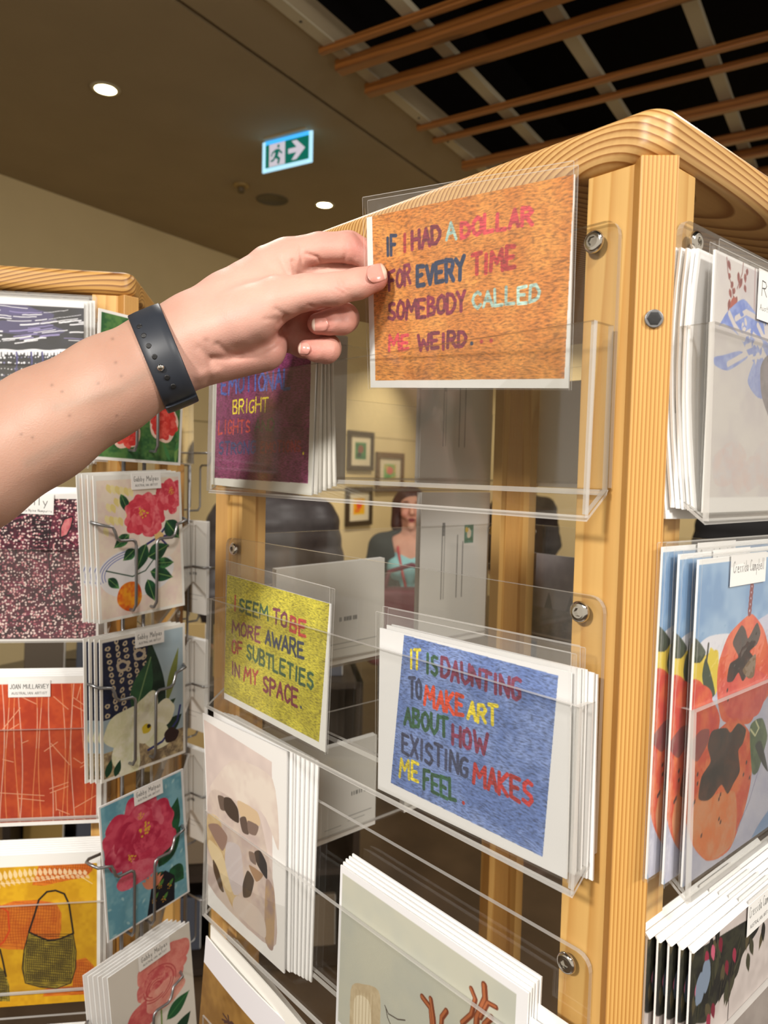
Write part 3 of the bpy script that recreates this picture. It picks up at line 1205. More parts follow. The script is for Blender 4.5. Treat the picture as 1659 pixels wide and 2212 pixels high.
# ---- the orange slogan card held up by the hand
CS = .972
dc = CAM + (Vector((.3282, .3072, 1.6051)) - CAM) * CS
r_ = Vector((.1014, -.9930, -.0608)).normalized()
u_ = Vector((-.1236, -.0732, .9896))
u_ = (u_ - r_ * u_.dot(r_)).normalized()
n_ = u_.cross(r_)     # points into the card
DM = Matrix.Identity(4)
DW, DH = .148 * CS, .1081 * CS
for i in range(3):
    DM[i][0], DM[i][1], DM[i][2], DM[i][3] = r_[i], n_[i], u_[i], (dc - u_ * DH / 2)[i]
P = Px(DM, DW, DH)
cv = Cv(DW * 1000, DH * 1000, (.95, .95, .94), res=2.7)
knit_bg(cv, [(P(804, 474)[0], DH * 1000), (P(1240, 380)[0], DH * 1000), P(1219, 818), P(811, 822)], rgb(222, 148, 66), rgb(204, 126, 50), 3)
words(cv, P, [('IF', 835, 552, 857, 548, 38, NAVY, 2.2), ('I', 868, 542, 882, 540, 37, RED, 2.3), ('HAD', 890, 539, 951, 525, 38, MAROON, 2.4), ('A', 964, 519, 985, 516, 38, TEAL, 1.9),
              ('DOLLAR', 997, 512, 1149, 484, 36, CORAL, 2.4), ('FOR', 841, 627, 887, 612, 38, MAROON, 2.2), ('EVERY', 901, 617, 1002, 600, 42, NAVY, 2.7), ('TIME', 1021, 593, 1113, 577, 41, RED, 2.5),
              ('SOMEBODY', 840, 693, 1005, 670, 38, MAROON, 2.3), ('CALLED', 1021, 666, 1165, 650, 36, TEAL, 1.9), ('ME', 841, 759, 883, 754, 33, CORAL, 2.1), ('WEIRD', 904, 757, 1007, 747, 33, MAROON, 2.3),
              ('.', 1019, 746, 1020, 746, 5, NAVY, 2), ('.', 1040, 742, 1041, 742, 5, RED, 2), ('.', 1061, 740, 1062, 740, 5, RED, 2)], seed=11)
dollar = new_card('greeting_card', DM, DW, DH, cv, knit=True)
tag(dollar, 'orange knitted-look slogan card about a dollar held between thumb and fingers', 'greeting card')
add_sleeve(dollar, DW, DH, flap=.0085, side=.0008, seed=2, tilt=-.006)

# ---- blue and yellow cards in the second holder
FA = F1['A']
M, W, H = fit(FA, -.0172, [(832, 1356), (1251, 1463), (1207, 1886), (805, 1701)])
P = Px(M, W, H)
cv = Cv(W * 1000, H * 1000, (.95, .95, .95), res=2.7)
knit_bg(cv, [P(873, 1371), P(1206, 1459), P(1172, 1851), P(844, 1691)], rgb(128, 152, 208), rgb(100, 126, 186), 5)
words(cv, P, [('IT', 885, 1442, 907, 1446, 38, YEL, 2.0), ('IS', 920, 1451, 945, 1457, 38, GRN, 2.2), ('DAUNTING', 954, 1461, 1124, 1513, 42, PLUM, 2.3), ('TO', 884, 1503, 910, 1510, 42, SLATE, 2.3),
              ('MAKE', 918, 1521, 1001, 1546, 41, ORR, 2.5), ('ART', 1011, 1552, 1072, 1566, 38, YEL, 2.3), ('ABOUT', 874, 1562, 966, 1592, 36, GRN, 2.4), ('HOW', 977, 1606, 1050, 1629, 42, PLUM, 2.4),
              ('EXISTING', 869, 1625, 1010, 1679, 42, SLATE, 2.3), ('MAKES', 1023, 1691, 1150, 1740, 44, RED, 2.5), ('ME', 864, 1676, 904, 1689, 38, YEL, 2.2), ('FEEL', 915, 1702, 986, 1731, 41, GRN, 2.4),
              ('.', 1001, 1738, 1002, 1738, 5, RED, 2)], seed=23)
blue = new_card('greeting_card', M, W, H, cv, knit=True)
tag(blue, 'blue knitted-look slogan card with white borders, front of its stack', 'greeting card')
add_sleeve(blue, W, H, flap=.0105, seed=3)
wh = new_card('greeting_card', M @ T(.003, .0032, .002), W, H)
GRP = 'white cards stacked behind the blue slogan card'
tag(wh, 'white card edge showing behind the blue slogan card', 'greeting card', GRP)
add_sleeve(wh, W, H, flap=.012, seed=4)
for i, (dx, dz, ry) in enumerate(((.0045, .002, .006), (.0065, .001, .012), (.0085, -.001, .0))):
    c = wh.copy()
    COL.objects.link(c)
    c.matrix_world = M @ T(dx, .0055 + .0024 * i, dz) @ RY(ry)

M, W, H = fit(FA, -.0165, [(497, 1244), (719, 1305), (698, 1624), (478, 1504)])
P = Px(M, W, H)
cv = Cv(W * 1000, H * 1000, (.95, .95, .93), res=2.6)
knit_bg(cv, [(0, H * 1000), P(712, 1303), P(689, 1603), P(482, 1495)], rgb(212, 202, 60), rgb(182, 172, 44), 7)
words(cv, P, [('I', 503, 1317, 512, 1319, 29, RED, 2.2), ('SEEM', 517, 1321, 578, 1340, 28, GRN, 2.2), ('TO', 590, 1346, 619, 1355, 30, PLUM, 2.3), ('BE', 627, 1363, 660, 1374, 32, RED, 2.6),
              ('MORE', 502, 1369, 562, 1386, 28, PLUM, 2.2), ('AWARE', 573, 1390, 656, 1424, 31, NAVY, 2.4), ('OF', 501, 1410, 523, 1416, 27, RED, 2.1), ('SUBTLETIES', 533, 1421, 676, 1488, 31, GRN, 2.4),
              ('IN', 500, 1456, 517, 1463, 26, PLUM, 2.1), ('MY', 527, 1470, 556, 1480, 28, RED, 2.3), ('SPACE', 568, 1492, 643, 1527, 34, MAROON, 2.5), ('.', 650, 1531, 651, 1531, 5, NAVY, 2)], seed=31)
yel = new_card('greeting_card', M, W, H, cv, knit=True)
tag(yel, 'yellow knitted-look slogan card in a clear sleeve left of the blue one', 'greeting card')
add_sleeve(yel, W, H, flap=.012, seed=5)
wh = new_card('greeting_card', M @ T(-.006, .0035, -.002), W, H)
tag(wh, 'white card edge showing behind the yellow slogan card', 'greeting card', 'white cards stacked behind the yellow slogan card')
c = wh.copy()
COL.objects.link(c)
c.matrix_world = M @ T(-.010, .007, -.0035)
c = wh.copy()
COL.objects.link(c)
c.matrix_world = M @ T(-.013, .0095, -.004)

# ---- purple card stack, top holder
M, W, H = fit(FA, -.0172, [(462, 640), (682, 590), (677, 1062), (459, 1047)], H=.105)
M = M @ T(0, 0, 0)
z0 = ROWS[0] + .0035
M.translation = Vector((M.translation.x, M.translation.y, z0))
P = Px(M, W, H)
cv = Cv(W * 1000, H * 1000, (.93, .93, .9), res=2.2)
a, b = P(463, 1032), P(665, 1044)
knit_bg(cv, [a, b, P(672, 770), (b[0], H * 1000), (a[0], H * 1000)], rgb(146, 66, 114), rgb(112, 44, 84), 9)
BL_ = rgb(70, 96, 176)
words(cv, P, [('EMOTIONAL', 478, 850, 628, 836, 36, BL_, 2.4), ('BRIGHT', 503, 893, 578, 888, 29, YEL, 1.6), ('LIGHTS', 472, 938, 540, 934, 27, rgb(190, 70, 66), 1.7),
              ('AND', 551, 931, 592, 928, 24, rgb(84, 96, 76), 1.6), ('STRONG', 473, 981, 552, 978, 26, rgb(64, 70, 120), 1.9), ('EMOTIONS', 563, 977, 650, 975, 22, rgb(150, 44, 66), 1.7), ('.', 655, 982, 656, 982, 5, YEL, 2)], seed=41)
pur = new_card('greeting_card', M, W, H, cv, knit=True)
tag(pur, 'purple knitted-look slogan card in the top holder below the hand', 'greeting card')
wh = new_card('greeting_card', M @ T(.004, .002, .001), W, H, paper='paper_warm')
tag(wh, 'white card edge fanned behind the purple slogan card', 'greeting card', 'white cards fanned behind the purple slogan card')
add_sleeve(wh, W, H, flap=.01, seed=6)
for i in range(4):
    c = wh.copy()
    COL.objects.link(c)
    c.matrix_world = M @ T(.0055 + .003 * i, .0038 + .0022 * i, .001 + .0004 * i) @ RY(-.018 * (i + 1)) @ RX(0.02)

# ---- third holder of the left face: beige figure cards and grey still-life cards
M, W, H = fit(FA, -.0195, [(452, 1543), (613, 1614), (620, 2115), (447, 1947)])
P = Px(M, W, H)
w_, h_ = W * 1000, H * 1000
cv = Cv(w_, h_, (.92, .915, .905), res=2.2)
pa = [P(453, 1552), P(589, 1646), P(589, 2047), P(449, 1909)]
cv.poly(pa, rgb(222, 206, 198), col2=rgb(208, 192, 186), ns=40, seed=3)
px = lambda x, y: P(420 + x / 3.291, 1540 + y / 3.291)


def pp(pts, col, **kw):
    cv.soft([px(*q) for q in pts], col, **kw)


pp([(140, 500), (300, 330), (560, 470), (600, 980), (480, 700), (150, 560)], rgb(226, 214, 202), col2=rgb(216, 200, 190), ns=20)
pp([(105, 640), (160, 540), (330, 640), (460, 720), (520, 990), (570, 1280), (555, 1670), (100, 1215)], rgb(206, 190, 178), col2=rgb(190, 172, 166), ns=16)
pp([(105, 720), (190, 760), (230, 1000), (300, 1250), (280, 1400), (100, 960)], rgb(190, 160, 116), col2=rgb(206, 182, 140), ns=14)
pp([(105, 800), (175, 790), (240, 880), (200, 980)], rgb(150, 122, 110))
pp([(110, 900), (200, 1000), (270, 1260), (220, 1240), (110, 990)], rgb(218, 198, 158))
pp([(240, 920), (330, 960), (350, 1240), (280, 1290), (220, 1060)], rgb(200, 190, 190))
pp([(320, 620), (450, 700), (470, 800), (380, 790), (330, 720)], rgb(210, 184, 150))
pp([(180, 585), (225, 600), (230, 690), (195, 680)], rgb(104, 88, 78))
pp([(225, 600), (270, 605), (318, 680), (322, 780), (262, 745), (222, 680)], rgb(70, 58, 50))
pp([(330, 750), (372, 740), (392, 860), (348, 845)], rgb(96, 80, 72))
pp([(385, 765), (460, 805), (440, 870), (390, 850)], rgb(128, 108, 98))
pp([(430, 990), (470, 980), (515, 1070), (518, 1180), (490, 1150), (445, 1070)], rgb(58, 56, 58))
pp([(390, 985), (430, 1000), (440, 1080), (400, 1050)], rgb(120, 104, 98))
pp([(380, 1120), (425, 1190), (400, 1300), (350, 1310), (345, 1220)], rgb(66, 60, 58))
pp([(135, 1040), (175, 1120), (210, 1270), (180, 1250), (140, 1130)], rgb(80, 62, 46))
pp([(390, 1080), (490, 1150), (440, 1200)], rgb(160, 130, 104))
pp([(510, 1190), (570, 1280), (560, 1680), (500, 1600)], rgb(158, 136, 128), col2=rgb(180, 152, 120), ns=12)
pp([(300, 1300), (440, 1380), (500, 1480), (495, 1600), (280, 1400)], rgb(206, 192, 182))
bei = new_card('greeting_card', M, W, H, cv, bend=lambda u, v: -.006 * (1 - u) * v ** 2)
tag(bei, 'beige abstract figure card in front of its stack, third holder of left face', 'greeting card')
wh = new_card('greeting_card', M @ T(.003, .003, .001), W, H)
tag(wh, 'white card edge standing behind the beige abstract figure card', 'greeting card', 'white cards behind the beige abstract figure card')
for i in range(6):
    c = wh.copy()
    COL.objects.link(c)
    c.matrix_world = M @ T(.004 + .0026 * i, .0045 + .0017 * i, .001 - .0006 * i) @ RY(.006 * i)

# still life: five cards, tops visible
n_p = FA @ Vector((0, -.0185, 0))
tl = FA.inverted() @ on_plane(732, 1866, n_p, FA.to_3x3() @ Vector((0, 1, 0)))
tr = FA.inverted() @ on_plane(1135, 2142, n_p, FA.to_3x3() @ Vector((0, 1, 0)))
W = (tr - tl).length
H = max(tl.z, tr.z) - (ROWS[2] + .003)
M = FA @ T((tl.x + tr.x) / 2, -.0185, ROWS[2] + .003) @ RY(-math.atan2(tr.z - tl.z, tr.x - tl.x))
M = M @ T(0, 0, (tl.z + tr.z) / 2 - H - ROWS[2] - .003)
P = Px(M, W, H)
w_, h_ = W * 1000, H * 1000
cv = Cv(w_, h_, (.93, .93, .94), res=2.0)
a, b = P(740, 1886), P(1116, 2150)
cv.rect(a[0], 8, b[0], a[1], rgb(196, 196, 180), col2=rgb(188, 190, 178), ns=50)
px = lambda x, y: P(680 + x / 2.5136, 1800 + y / 2.5136)
pp([(195, 850), (265, 820), (355, 880), (330, 1300), (200, 1300)], rgb(206, 190, 158), col2=rgb(190, 172, 140), ns=8)
pp([(215, 900), (300, 930), (300, 1300), (220, 1300)], rgb(226, 214, 186))
for q in range(6):
    cv.line([px(225 + 18 * q, 850 + 5 * q), px(215 + 18 * q, 1250)], .5, rgb(176, 156, 122))


def bone(pts, wd):
    cv.line([px(*q) for q in pts], wd, rgb(120, 62, 40))
    cv.line([px(q[0] - 4, q[1] - 3) for q in pts], wd * .45, rgb(176, 104, 66))


bone([(585, 890), (630, 950), (660, 1300)], 4.2)
bone([(630, 900), (645, 1000), (665, 1300)], 3.6)
bone([(715, 965), (690, 1000), (670, 1300)], 3.6)
bone([(850, 845), (872, 900), (850, 985), (800, 1030)], 3.4)
bone([(920, 825), (925, 900), (880, 1000), (860, 1300)], 4.4)
bone([(985, 945), (940, 920), (900, 1000)], 3.0)
bone([(960, 1000), (920, 1040), (880, 1300)], 3.6)
cv.line([px(380, 935), px(400, 980), px(450, 1010), px(490, 1015)], .7, rgb(70, 60, 54))
cv.line([px(385, 945), px(395, 1000), px(420, 1060), px(440, 1200)], .7, rgb(70, 60, 54))
sl = new_card('greeting_card', M, W, H, cv)
tag(sl, 'pale grey still-life card with brown bone shapes, front of the largest stack', 'greeting card')
wh = new_card('greeting_card', M @ T(0, .0022, .0015), W, H)
tag(wh, 'white card top edge stepped up behind the grey still-life card', 'greeting card', 'white cards behind the grey still-life card')
for i in range(3):
    c = wh.copy()
    COL.objects.link(c)
    c.matrix_world = M @ T(.0008 * i, .0044 + .0022 * i, .003 + .0014 * i)
env = new_card('envelope', M @ T(.020, .0035, -.012), W * .92, H * .97)
tag(env, 'plain white envelope jutting out right of the grey still-life stack', 'envelope', 'white envelopes beside the grey still-life stack')
c = env.copy()
COL.objects.link(c)
c.matrix_world = M @ T(.030, .0082, -.006)

# ---- fourth holder: brown card with envelope
M, W, H = fit(FA, -.0195, [(436, 2025), (602, 2215), (602, 2790), (432, 2470)])
H = .15
M, W, H = fit(FA, -.0195, [(436, 2025), (602, 2215), (602, 2790), (432, 2470)], H=H)
zt = (FA.inverted() @ on_plane(436, 2025, FA @ Vector((0, -.0195, 0)), FA.to_3x3() @ Vector((0, 1, 0)))).z
M.translation.z = zt - H
P = Px(M, W, H)
cv = Cv(W * 1000, H * 1000, (.90, .89, .91), res=2.0)
a = P(443, 2074)
cv.rect(a[0], 6, W * 1000 - a[0], a[1], rgb(150, 112, 54), col2=rgb(126, 90, 40), ns=20)
px = lambda x, y: P(420 + x / 4.879, 1980 + y / 4.879)
for q in range(26):
    an = q * .9
    cc = px(370, 1110)
    cv.line([cc, (cc[0] + 9 * math.cos(an) * (1 + .3 * math.sin(q * 3)), cc[1] - 2 + 7 * math.sin(an))], 1.5, rgb(70, 44, 38))
br = new_card('greeting_card', M, W, H, cv, bend=lambda u, v: .010 * (u ** 2) * v - .002 * v)
tag(br, 'brown card with a dark thistle in the lowest holder of the left face', 'greeting card')
env = new_card('envelope', M @ T(.004, .006, .012), W * 1.02, H, bend=lambda u, v: -.006 * v ** 2 * (1 - u) ** 2, paper='paper_warm')
tag(env, 'white envelope with a curled corner behind the brown thistle card', 'envelope')
wh = new_card('greeting_card', M @ T(.012, .013, .002), W, H, paper='paper_warm')
tag(wh, 'white card edge behind the brown thistle card and its envelope', 'greeting card', 'white cards behind the brown thistle card')
for i in range(3):
    c = wh.copy()
    COL.objects.link(c)
    c.matrix_world = M @ T(.013 + .003 * i, .0145 + .0012 * i, .001)

# ---- right face of the near rack
FB = F1['B']
nB = FB.to_3x3() @ Vector((0, 1, 0))


def on_face(F, yoff, x, y):
    return F.inverted() @ on_plane(x, y, F @ Vector((0, yoff, 0)), F.to_3x3() @ Vector((0, 1, 0)))


# lilac vase cards, top holder
tl, bl = on_face(FB, -.0172, 1543, 537), on_face(FB, -.0172, 1522, 1108)
W, H = .148, tl.z - bl.z
M = FB @ T((tl.x + bl.x) / 2 + W / 2, -.0172, bl.z)
P = Px(M, W, H)
w_, h_ = W * 1000, H * 1000
cv = Cv(w_, h_, (.90, .89, .88), res=2.2)
px = lambda x, y: P(1200 + x / 3.568, 240 + y / 3.568)
cv.rect(1.6, 7.5, w_ - 2, h_ - 1.5, rgb(196, 188, 190), col2=rgb(210, 204, 200), ns=28, seed=4)
for q in range(7):
    cv.blob(20 + 12 * q, 22 + 6 * math.sin(q * 2), 14, 9, rgb(206, 176, 172), seed=q, alpha=.5, col2=rgb(196, 190, 194), ns=8)
for i, (x, y) in enumerate(((1330, 1150), (1345, 1250), (1370, 1320), (1340, 1370), (1410, 1240), (1440, 1290), (1460, 1250), (1455, 1340), (1385, 1370), (1480, 1215), (1372, 1425), (1345, 1450), (1400, 1430))):
    c0 = px(x, y)
    cv.leaf(c0[0], c0[1], c0[0] + 3.4 * math.cos(i * 1.9), c0[1] - 4.5 + 1.5 * math.sin(i), 1.5, rgb(150, 62, 50), seed=i, col2=rgb(120, 44, 44), ns=3)
cv.line([px(1320, 1130), px(1330, 1250), px(1360, 1350), px(1375, 1480)], .7, rgb(120, 50, 46))
cv.line([px(1450, 1150), px(1440, 1250), px(1400, 1370)], .6, rgb(120, 50, 46))
cv.line([px(1540, 1200), px(1530, 1560)], .9, rgb(164, 130, 130))
c0 = px(1375, 1480)
for q in range(5):
    cv.leaf(c0[0], c0[1] + 3, c0[0] + 6 * math.cos(-2.4 + q * .45), c0[1] + 7 * math.sin(-2.4 + q * .45), 1.6, rgb(168, 70, 52))
blu, wht = rgb(104, 128, 200), rgb(206, 198, 196)
for i, pts in enumerate(([(1260, 1660), (1330, 1540), (1450, 1450), (1560, 1580), (1600, 1600), (1620, 1760), (1700, 1900), (1640, 2060), (1500, 1900), (1420, 1740), (1300, 1640)],
                         [(1220, 1900), (1300, 1880), (1420, 1850), (1480, 1900), (1330, 2000), (1230, 1960)], [(1560, 1880), (1640, 1980), (1680, 2200), (1560, 2210), (1480, 2080)])):
    pp(pts, blu, col2=rgb(140, 158, 214), ns=7, seed=i)
for pts in (((1340, 1560), (1380, 1650), (1450, 1760)), ((1390, 1600), (1470, 1550), (1560, 1600)), ((1420, 1750), (1500, 1700), (1590, 1790)), ((1470, 1820), (1560, 1780), (1620, 1900)), ((1500, 1900), (1600, 1880), (1660, 2000)), ((1330, 1950), (1420, 1900), (1470, 1870)), ((1560, 1650), (1600, 1740), (1640, 1760))):
    cv.line([px(*q) for q in pts], 3.0, wht)
for i in range(26):
    c0 = px(1420 + (i * 53) % 240, 1560 + (i * 97) % 420)
    cv.leaf(c0[0], c0[1], c0[0] + 5 * math.cos(i * 2.2), c0[1] + 5 * math.sin(i * 2.2), 1.4, wht if i % 2 else blu)
pp([(1580, 1980), (1640, 1880), (1800, 1860), (1960, 1880), (2020, 1980), (2010, 2200), (1930, 2440), (1800, 2520), (1680, 2440), (1590, 2200)], rgb(74, 66, 78), col2=rgb(110, 98, 110), ns=10)
pp([(1640, 2010), (1720, 1930), (1880, 1930), (1950, 2010), (1900, 2120), (1680, 2120)], rgb(150, 146, 160))
lil = new_card('greeting_card', M, W, H, cv)
tag(lil, 'lilac card with blue patterned cloth and red blossom, front of top right stack', 'greeting card')
add_sleeve(lil, W, H, flap=.004, side=.0012, seed=8)
add_name_label(lil, .148 * -.5 + .063, H + .001 - .001, .030, .026, [('R', .5, .3, .15, .35, .5), ('Australian', .2, .12, .1, .9, .25)], seed=3)
wh = new_card('greeting_card', M @ T(-.004, .003, .001), W, H, bend=lambda u, v: .006 * np.sin(v * PI * .8))
tag(wh, 'white card edge fanned behind the lilac cloth card', 'greeting card', 'white cards fanned behind the lilac cloth card')
for i in range(5):
    c = wh.copy()
    COL.objects.link(c)
    c.matrix_world = M @ T(-.0052 - .0024 * i, .0045 + .0017 * i, .001 - .0015 * (i > 3) * i) @ RX(-.006 * i) @ RY(.006 * i)

# papaya cards, second holder
tl, bl = on_face(FB, -.0188, 1502, 1214), on_face(FB, -.0188, 1479, 1917)
W, H = .150, tl.z - bl.z
M = FB @ T((tl.x + bl.x) / 2 + W / 2, -.0188, bl.z) @ RY(math.radians(.6))
P = Px(M, W, H)
w_, h_ = W * 1000, H * 1000


def papaya():
    cv = Cv(w_, h_, rgb(128, 166, 204), res=2.4)
    cv.rect(0, 0, w_, h_, rgb(120, 158, 200), col2=rgb(152, 184, 216), ns=22, seed=2)
    z6 = lambda x, y: P(1340 + x / 3.254, 820 + y / 3.254)
    z7 = lambda x, y: P(1340 + x / 3.022, 1480 + y / 3.022)
    Q = lambda f, pts, col, **kw: cv.soft([f(*q) for q in pts], col, **kw)
    Q(z7, [(420, 1340), (430, 700), (590, 50), (760, -330), (1400, -600), (1800, 200), (1800, 900), (900, 1000), (700, 1330)], rgb(206, 206, 222), col2=rgb(190, 192, 214), ns=14)
    Q(z6, [(560, 1860), (640, 1800), (780, 1790), (720, 1900), (690, 2000), (600, 1960)], rgb(222, 222, 230))
    Q(z7, [(850, 1010), (964, 820), (1300, 400), (1400, 900), (900, 1300), (760, 1300)], rgb(136, 166, 206))
    Q(z6, [(490, 1970), (560, 1960), (680, 1900), (690, 2000), (670, 2212), (490, 2230)], rgb(222, 192, 52), col2=rgb(234, 212, 84), ns=8)
    Q(z6, [(630, 1890), (680, 1950), (690, 2060), (665, 2200), (600, 2200)], rgb(228, 204, 66))
    Q(z6, [(485, 1900), (500, 1800), (560, 1850), (600, 1920), (560, 1990), (490, 1980)], rgb(38, 52, 36), col2=rgb(58, 72, 48), ns=5)
    Q(z6, [(575, 2090), (600, 1960), (640, 2080), (665, 2212), (610, 2240)], rgb(56, 74, 54))
    cv.line([z6(620, 1860), z6(605, 1990)], 1.8, rgb(50, 50, 40))
    Q(z6, [(490, 2150), (560, 2120), (640, 2240), (700, 2400), (600, 2800), (470, 2700)], rgb(206, 58, 46), col2=rgb(222, 90, 50), ns=10)
    Q(z7, [(430, 300), (470, 60), (540, 0), (600, 60), (580, 330), (520, 460), (430, 420)], rgb(212, 66, 50), col2=rgb(226, 104, 60), ns=10)
    # hanging papaya
    Q(z6, [(680, 2200), (690, 2000), (760, 1800), (860, 1690), (930, 1650), (1010, 1760), (1060, 1980), (1060, 2180), (960, 2330), (900, 2420), (720, 2400)], rgb(214, 78, 48), col2=rgb(226, 108, 66), ns=7)
    Q(z7, [(640, 0), (800, -120), (960, -60), (950, 60), (900, 190), (800, 230), (700, 200)], rgb(206, 70, 62), col2=rgb(222, 100, 80), ns=8)
    Q(z6, [(750, 2120), (770, 2000), (830, 1950), (790, 1850), (850, 1730), (880, 1760), (900, 1820), (960, 1710), (985, 1780), (960, 1860), (910, 1910), (940, 1960), (900, 2060), (860, 2120), (830, 2060), (790, 2120)], rgb(40, 30, 30), col2=rgb(70, 42, 36), ns=6)
    Q(z6, [(860, 2040), (950, 1930), (940, 2080), (900, 2100)], rgb(120, 96, 70))
    for i in range(5):
        a, b = z6(915 - 4 * i, 1440 + 42 * i), z6(935 - 4 * i, 1475 + 42 * i)
        cv.blob((a[0] + b[0]) / 2, (a[1] + b[1]) / 2, 2.4, 3.0, rgb(130, 38, 46))
        cv.dot((a[0] + b[0]) / 2, (a[1] + b[1]) / 2, .8, rgb(190, 180, 196))
    # front papaya
    Q(z7, [(430, 900), (430, 600), (500, 440), (600, 330), (700, 240), (760, 215), (840, 300), (865, 430), (850, 640), (800, 850), (720, 1060), (640, 1130), (560, 1145), (480, 1060)], rgb(212, 76, 44), col2=rgb(230, 122, 70), ns=7)
    Q(z7, [(500, 740), (600, 720), (740, 690), (760, 820), (740, 1020), (640, 1120), (560, 1140), (480, 1050), (460, 900)], rgb(226, 128, 70), col2=rgb(222, 150, 104), ns=9)
    Q(z7, [(510, 740), (530, 600), (590, 500), (570, 400), (600, 300), (690, 280), (720, 310), (770, 250), (820, 290), (800, 380), (770, 430), (780, 560), (740, 640), (700, 710), (660, 650), (600, 730), (560, 755)], rgb(36, 30, 32), col2=rgb(72, 46, 38), ns=8)
    Q(z7, [(440, 420), (520, 300), (580, 290), (570, 380), (500, 500)], rgb(94, 50, 70), alpha=.6)
    for i, (x, y) in enumerate(((500, 600), (500, 660), (640, 890), (650, 910), (525, 1000), (800, 600), (840, 620), (820, 520), (650, 730), (470, 800), (480, 780), (695, 50), (700, 110), (640, 760))):
        c0 = z7(x, y)
        cv.leaf(c0[0], c0[1], c0[0] + 1.2, c0[1] + 2.6, .9, rgb(66, 40, 40))
    Q(z7, [(845, 290), (880, 230), (930, 220), (960, 330), (940, 420), (900, 560), (860, 570)], rgb(70, 92, 66), col2=rgb(96, 118, 80), ns=5)
    cv.line([z7(850, 290), z7(880, 330), z7(905, 280), z7(885, 235)], 1.3, rgb(206, 206, 160))
    Q(z7, [(880, 400), (920, 370), (964, 560), (930, 520)], rgb(40, 50, 44))
    cv.line([z7(900, 560), z7(840, 760), z7(760, 950)], .8, rgb(150, 150, 180))
    cv.rect(0, h_ - 2.6, w_, h_, (.95, .95, .94))
    return cv


pap_cv = papaya()
pap = new_card('greeting_card', M, W, H, pap_cv)
tag(pap, 'papaya still-life card on blue with name label, front of its stack', 'greeting card')
add_sleeve(pap, W, H, flap=.002, side=.0012, seed=9)
a = P(1580, 1193)
add_name_label(pap, (a[0] + 20) / 1000 - W / 2, H + .0006, .044, .0165, [('Cressida Campbell', .42, .36, .07, .94, .32), ], col=(.06, .05, .07), seed=6)
for i, (dx, dy, dz) in enumerate(((-.0095, .005, .0025), (-.0175, .0095, .006))):
    c = copy_tree(pap)
    c.matrix_world = M @ T(dx, dy, dz)
    tag(c, ['papaya card in the middle of its stack, only a strip showing', 'papaya card at the back of its stack, nearest the post'][i])

# dark foliage cards, third holder
tl = on_face(FB, -.0188, 1494, 2056)
W, H = .150, .124
bz = ROWS[2] + .004
H = tl.z - bz
M = FB @ T(tl.x + W / 2, -.0188, bz)
P = Px(M, W, H)
w_, h_ = W * 1000, H * 1000
cv = Cv(w_, h_, rgb(190, 180, 176), res=2.2)
z7 = lambda x, y: P(1340 + x / 3.022, 1480 + y / 3.022)
cv.rect(0, 0, w_, h_, rgb(188, 178, 174), col2=rgb(204, 194, 190), ns=20)
Q = lambda f, pts, col, **kw: cv.soft([f(*q) for q in pts], col, **kw)
Q(z7, [(440, 1770), (560, 1700), (900, 1500), (900, 1600), (800, 1760), (760, 1900), (640, 2060), (560, 2200), (500, 2212), (440, 2212)], rgb(56, 56, 46), col2=rgb(40, 40, 38), ns=9)
g = random.Random(3)
for i in range(60):
    x, y = g.uniform(470, 1000), g.uniform(1520, 2180)
    if x > 520 + (2180 - y) * .85:
        continue
    c0 = z7(x, y)
    an = -PI / 2 + g.uniform(-.6, .6)
    cv.leaf(c0[0], c0[1], c0[0] + 13 * math.cos(an), c0[1] + 13 * math.sin(an), 2.8, [rgb(44, 46, 38), rgb(64, 64, 50), rgb(34, 34, 34), rgb(84, 76, 56)][i % 4], vein=rgb(96, 88, 66), seed=i)
for i, (x, y) in enumerate(((560, 1740), (600, 1700), (690, 1800), (740, 1720), (495, 1960), (600, 2080), (570, 2150), (520, 1900), (650, 1650))):
    c0 = z7(x, y)
    cv.leaf(c0[0], c0[1], c0[0] + 3, c0[1] - 10, 2.4, [rgb(150, 52, 74), rgb(196, 96, 120), rgb(120, 40, 56)][i % 3], seed=i)
for (x, y) in ((520, 1990), (560, 1900)):
    c0 = z7(x, y)
    cv.blob(c0[0], c0[1], 5, 9, rgb(126, 140, 160), seed=int(x))
cv.line([z7(715, 1900), z7(700, 2190)], .9, rgb(60, 50, 48))
fol = new_card('greeting_card', M, W, H, cv)
tag(fol, 'dark foliage card with red buds and name label, front of its stack', 'greeting card')
# folded white top edge
mb = MB()
mb.prism([(-W / 2, -.0012, H - .0004), (-W / 2, .0014, H + .0021), (-W / 2, .0022, H + .0016), (-W / 2, .0002, H - .0010)], (W, 0, 0))
mb.build('folded_edge', MAT['paper'], fol)
a = z7(820, 1600)
add_name_label(fol, (a[0] + 19) / 1000 - W / 2, H + .0018, .040, .021, [('Cressida Campbell', .48, .30, .06, .94, .32), ('AUSTRALIAN ARTIST', .16, .1, .1, .8, .25)], seed=7)
for i in range(5):
    c = copy_tree(fol)
    c.matrix_world = M @ T(-.0045 * (i + 1), .0036 * (i + 1), .0019 * (i + 1))
    tag(c, 'dark foliage card with a white folded top, behind the front one', None, 'dark foliage cards behind the front one')

# ---- backs of the cards in the far faces of the near rack, seen through the acrylic
FC, FD = F1['C'], F1['D']


